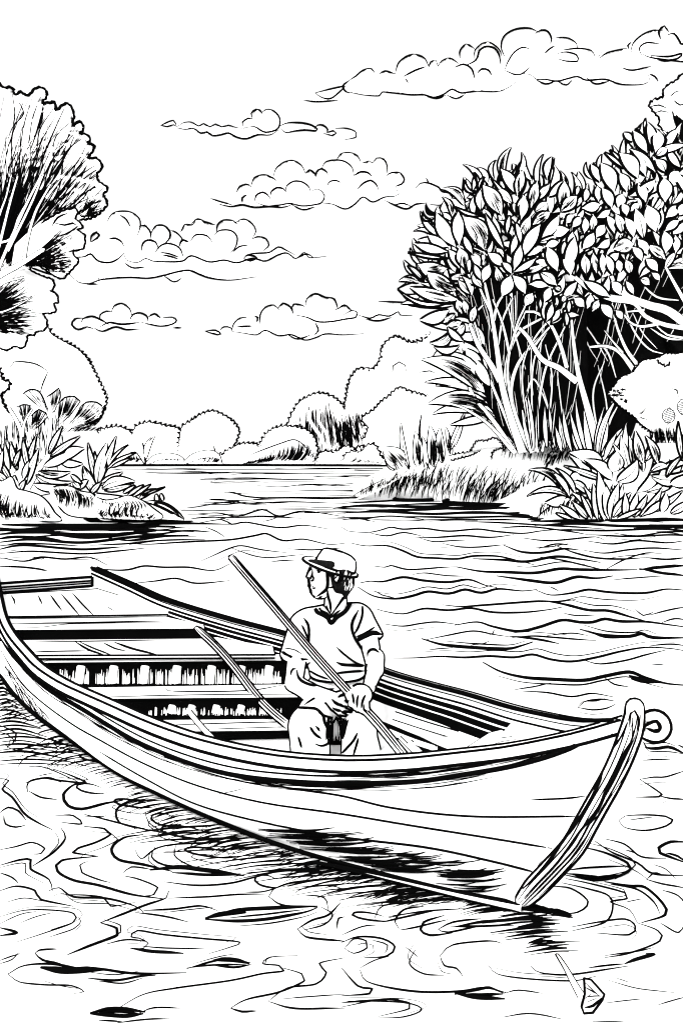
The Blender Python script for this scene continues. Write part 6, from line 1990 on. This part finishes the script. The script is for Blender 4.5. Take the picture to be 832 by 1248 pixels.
brim.tube(edge, 1.9 * PX)
ring = []
for k in range(41):
    a = 2 * math.pi * k / 40
    ring.append(c0 + E1 * (25 * PX * math.cos(a)) + E2 * (25 * PX * math.sin(a) * 0.92) + AX * (-0.5 * PX))
hat.tube(ring, 1.7 * PX)
ht = hat.build('hat', man)
ORG['hat'] = ORG['person']
brim.build('brim', ht)

# --- shirt
sh = Sdf()
sh.cap(J(378, 757, 5.13), J(434, 751, 5.13), 16 * PX, 16 * PX, 0.02)
sh.ell(J(408, 782, 5.14), (40 * PX, 0.135, 44 * PX), 0.04)
sh.cap(J(410, 790, 5.14), J(411, 824, 5.15), 34 * PX, 34 * PX, 0.04, clip=[(W(411, 832, 5.0), (0, 0, -1))])
nL = (Vector(J(356, 802, 5.0)) - Vector(J(366, 762, 5.10))).normalized()
sh.cap(J(369, 762, 5.10), J(358, 806, 5.03), 16 * PX, 18 * PX, 0.03, clip=[(W(359.5, 800, 5.0), nL)])
nR = (Vector(J(456, 788, 5.03)) - Vector(J(443, 754, 5.10))).normalized()
sh.cap(J(440, 756, 5.11), J(454, 784, 5.05), 15 * PX, 15.5 * PX, 0.03, clip=[(W(452, 775, 5.0), nR)])
V, Fc = sh.mesh(0.0068)
# open the neck
sm_ = MB(M_CLOTH)
sm_.add(V, Fc)
sm_.freeze()
sm_.contour(4.2, 10)
sm_.mats.append(M_SKIN)
SK = len(sm_.mats) - 1
for p, w_ in ((P6([(285, 415), (278, 455), (290, 495), (330, 515), (360, 535), (382, 568), (420, 530), (470, 495), (500, 450), (505, 410), (480, 385)]), 4.4),
              (P6([(300, 420), (300, 460), (320, 490), (355, 505), (382, 530), (420, 500), (455, 470), (472, 430), (470, 400)]), 2.4),
              (P6([(208, 535), (235, 575), (242, 620), (240, 690), (238, 720)]), 3.0), (P6([(196, 580), (215, 620), (235, 670)]), 2.4), (P6([(580, 448), (578, 520), (555, 590), (528, 640)]), 2.6), (P6([(555, 485), (520, 550), (512, 600), (530, 660), (560, 710), (605, 775)]), 3.2),
              (P6([(540, 655), (580, 640), (625, 615), (660, 592)]), 2.0), (P6([(540, 680), (590, 655), (650, 632), (700, 640)]), 5.0), (P7([(60, 70), (100, 90), (160, 115), (235, 122)]), 3.4), (P7([(80, 50), (150, 62), (200, 92)]), 1.2),
              (P7([(415, 45), (470, 95), (540, 145), (600, 165)]), 2.2), (P7([(415, 140), (450, 155), (520, 160), (600, 162)]), 3.2), (P7([(410, 212), (480, 204), (590, 196)]), 2.6), (P7([(205, 150), (240, 190), (300, 225), (370, 250)]), 2.2), (P7([(240, 20), (238, 45), (250, 90)]), 2.6)):
    sm_.ink(p, w_, on=sm_, taper=0.2, step=2.5)
# dark inside of the collar either side of the neck
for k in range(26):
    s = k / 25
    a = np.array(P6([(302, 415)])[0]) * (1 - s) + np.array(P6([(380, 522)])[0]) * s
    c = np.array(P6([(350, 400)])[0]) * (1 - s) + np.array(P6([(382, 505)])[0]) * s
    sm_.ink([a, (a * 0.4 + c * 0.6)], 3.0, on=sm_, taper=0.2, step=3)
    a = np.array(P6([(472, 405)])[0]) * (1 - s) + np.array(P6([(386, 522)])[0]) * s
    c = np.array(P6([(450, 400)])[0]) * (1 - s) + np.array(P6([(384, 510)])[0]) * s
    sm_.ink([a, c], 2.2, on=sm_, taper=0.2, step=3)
sm_.build('shirt', man)

# --- trousers
tr = Sdf()
tr.cap(J(398, 842, 5.14), J(422, 842, 5.14), .105, .105, 0.03)
tr.cap(J(398, 848, 5.10), J(377, 884, 4.80), .095, .088, 0.025)
tr.cap(J(377, 886, 4.78), (W(378, 900, 4.80).x, 4.83, 0.20), .096, .092, 0.03)
tr.ell(J(392, 893, 4.77), (11 * PX, 0.05, 16 * PX), 0.02)
tr.cap(J(424, 848, 5.10), J(437, 890, 4.80), .085, .075, 0.015)
tr.cap(J(437, 892, 4.80), (W(440, 900, 4.82).x, 4.86, 0.20), .080, .096, 0.03)
V, Fc = tr.mesh(0.0072)
tm = MB(M_CLOTH)
tm.add(V, Fc)
tm.freeze()
tm.contour(4.0, 10)
for p, w_ in ((P7([(110, 470), (125, 445), (170, 432), (240, 432), (290, 440), (330, 480), (340, 520), (370, 580), (375, 620), (360, 655), (320, 672), (280, 658)]), 3.4), (P7([(248, 550), (280, 595), (320, 625)]), 3.0), (P7([(283, 545), (300, 562), (310, 580)]), 3.0), (P7([(172, 610), (185, 650), (195, 685)]), 2.8),
              (P7([(290, 440), (320, 470), (370, 490), (420, 502), (470, 495)]), 3.0), (P7([(490, 505), (470, 560), (455, 620), (440, 660), (410, 690)]), 3.2), (P7([(550, 585), (520, 640), (475, 690), (445, 725)]), 2.8), (P7([(555, 620), (540, 670), (520, 735)]), 2.6), (P7([(410, 695), (430, 718), (450, 728)]), 3.0),
              (P7([(210, 415), (250, 385), (300, 355), (350, 320), (400, 308)]), 3.0), (P7([(375, 655), (400, 640), (420, 650)]), 2.4)):
    tm.ink(p, w_, on=tm, taper=0.2, step=2.5)
for i in range(120):                                              # inked shadow in the gap between the knees
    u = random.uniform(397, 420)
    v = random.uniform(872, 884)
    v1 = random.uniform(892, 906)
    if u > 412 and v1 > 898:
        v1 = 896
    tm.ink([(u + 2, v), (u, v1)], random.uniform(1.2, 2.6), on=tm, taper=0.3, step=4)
tm.build('trousers', man)
# ---------------------------------------------------------------- light
w = bpy.data.worlds.new('World')
scene.world = w
w.use_nodes = True
nt = w.node_tree
bg = nt.nodes['Background']
sky = nt.nodes.new('ShaderNodeTexSky')
sky.sky_type = 'NISHITA'
sky.sun_disc = False
sky.sun_elevation = R(52)
sky.sun_rotation = R(205)
bw = nt.nodes.new('ShaderNodeRGBToBW')            # the pale colourless sky of an ink drawing
nt.links.new(sky.outputs['Color'], bw.inputs['Color'])
nt.links.new(bw.outputs['Val'], bg.inputs['Color'])
bg.inputs['Strength'].default_value = 0.15
sd = bpy.data.lights.new('sun', 'SUN')
sd.energy = 0.6
sd.angle = R(12)
sd.color = (1.0, 0.99, 0.97)
sun = bpy.data.objects.new('sun', sd)
COL.objects.link(sun)
sun.location = (-5, -5, 20)
# light comes from behind the camera's left shoulder, high
dirv = Vector((0.42 * math.cos(R(52)), 0.9 * math.cos(R(52)), -math.sin(R(52))))
sun.rotation_euler = dirv.to_track_quat('-Z', 'Y').to_euler()
vs_ = scene.view_settings
vs_.view_transform = 'Standard'
vs_.look = 'None'
vs_.gamma = 1.0
vs_.use_curve_mapping = False
vs_.exposure = 3.7
scene.cycles.max_bounces = 8
scene.cycles.diffuse_bounces = 8
scene.cycles.sample_clamp_direct = 0.086           # paper white: nothing gets brighter than the sheet
scene.cycles.sample_clamp_indirect = 0.3
scene.cycles.filter_width = 1.2
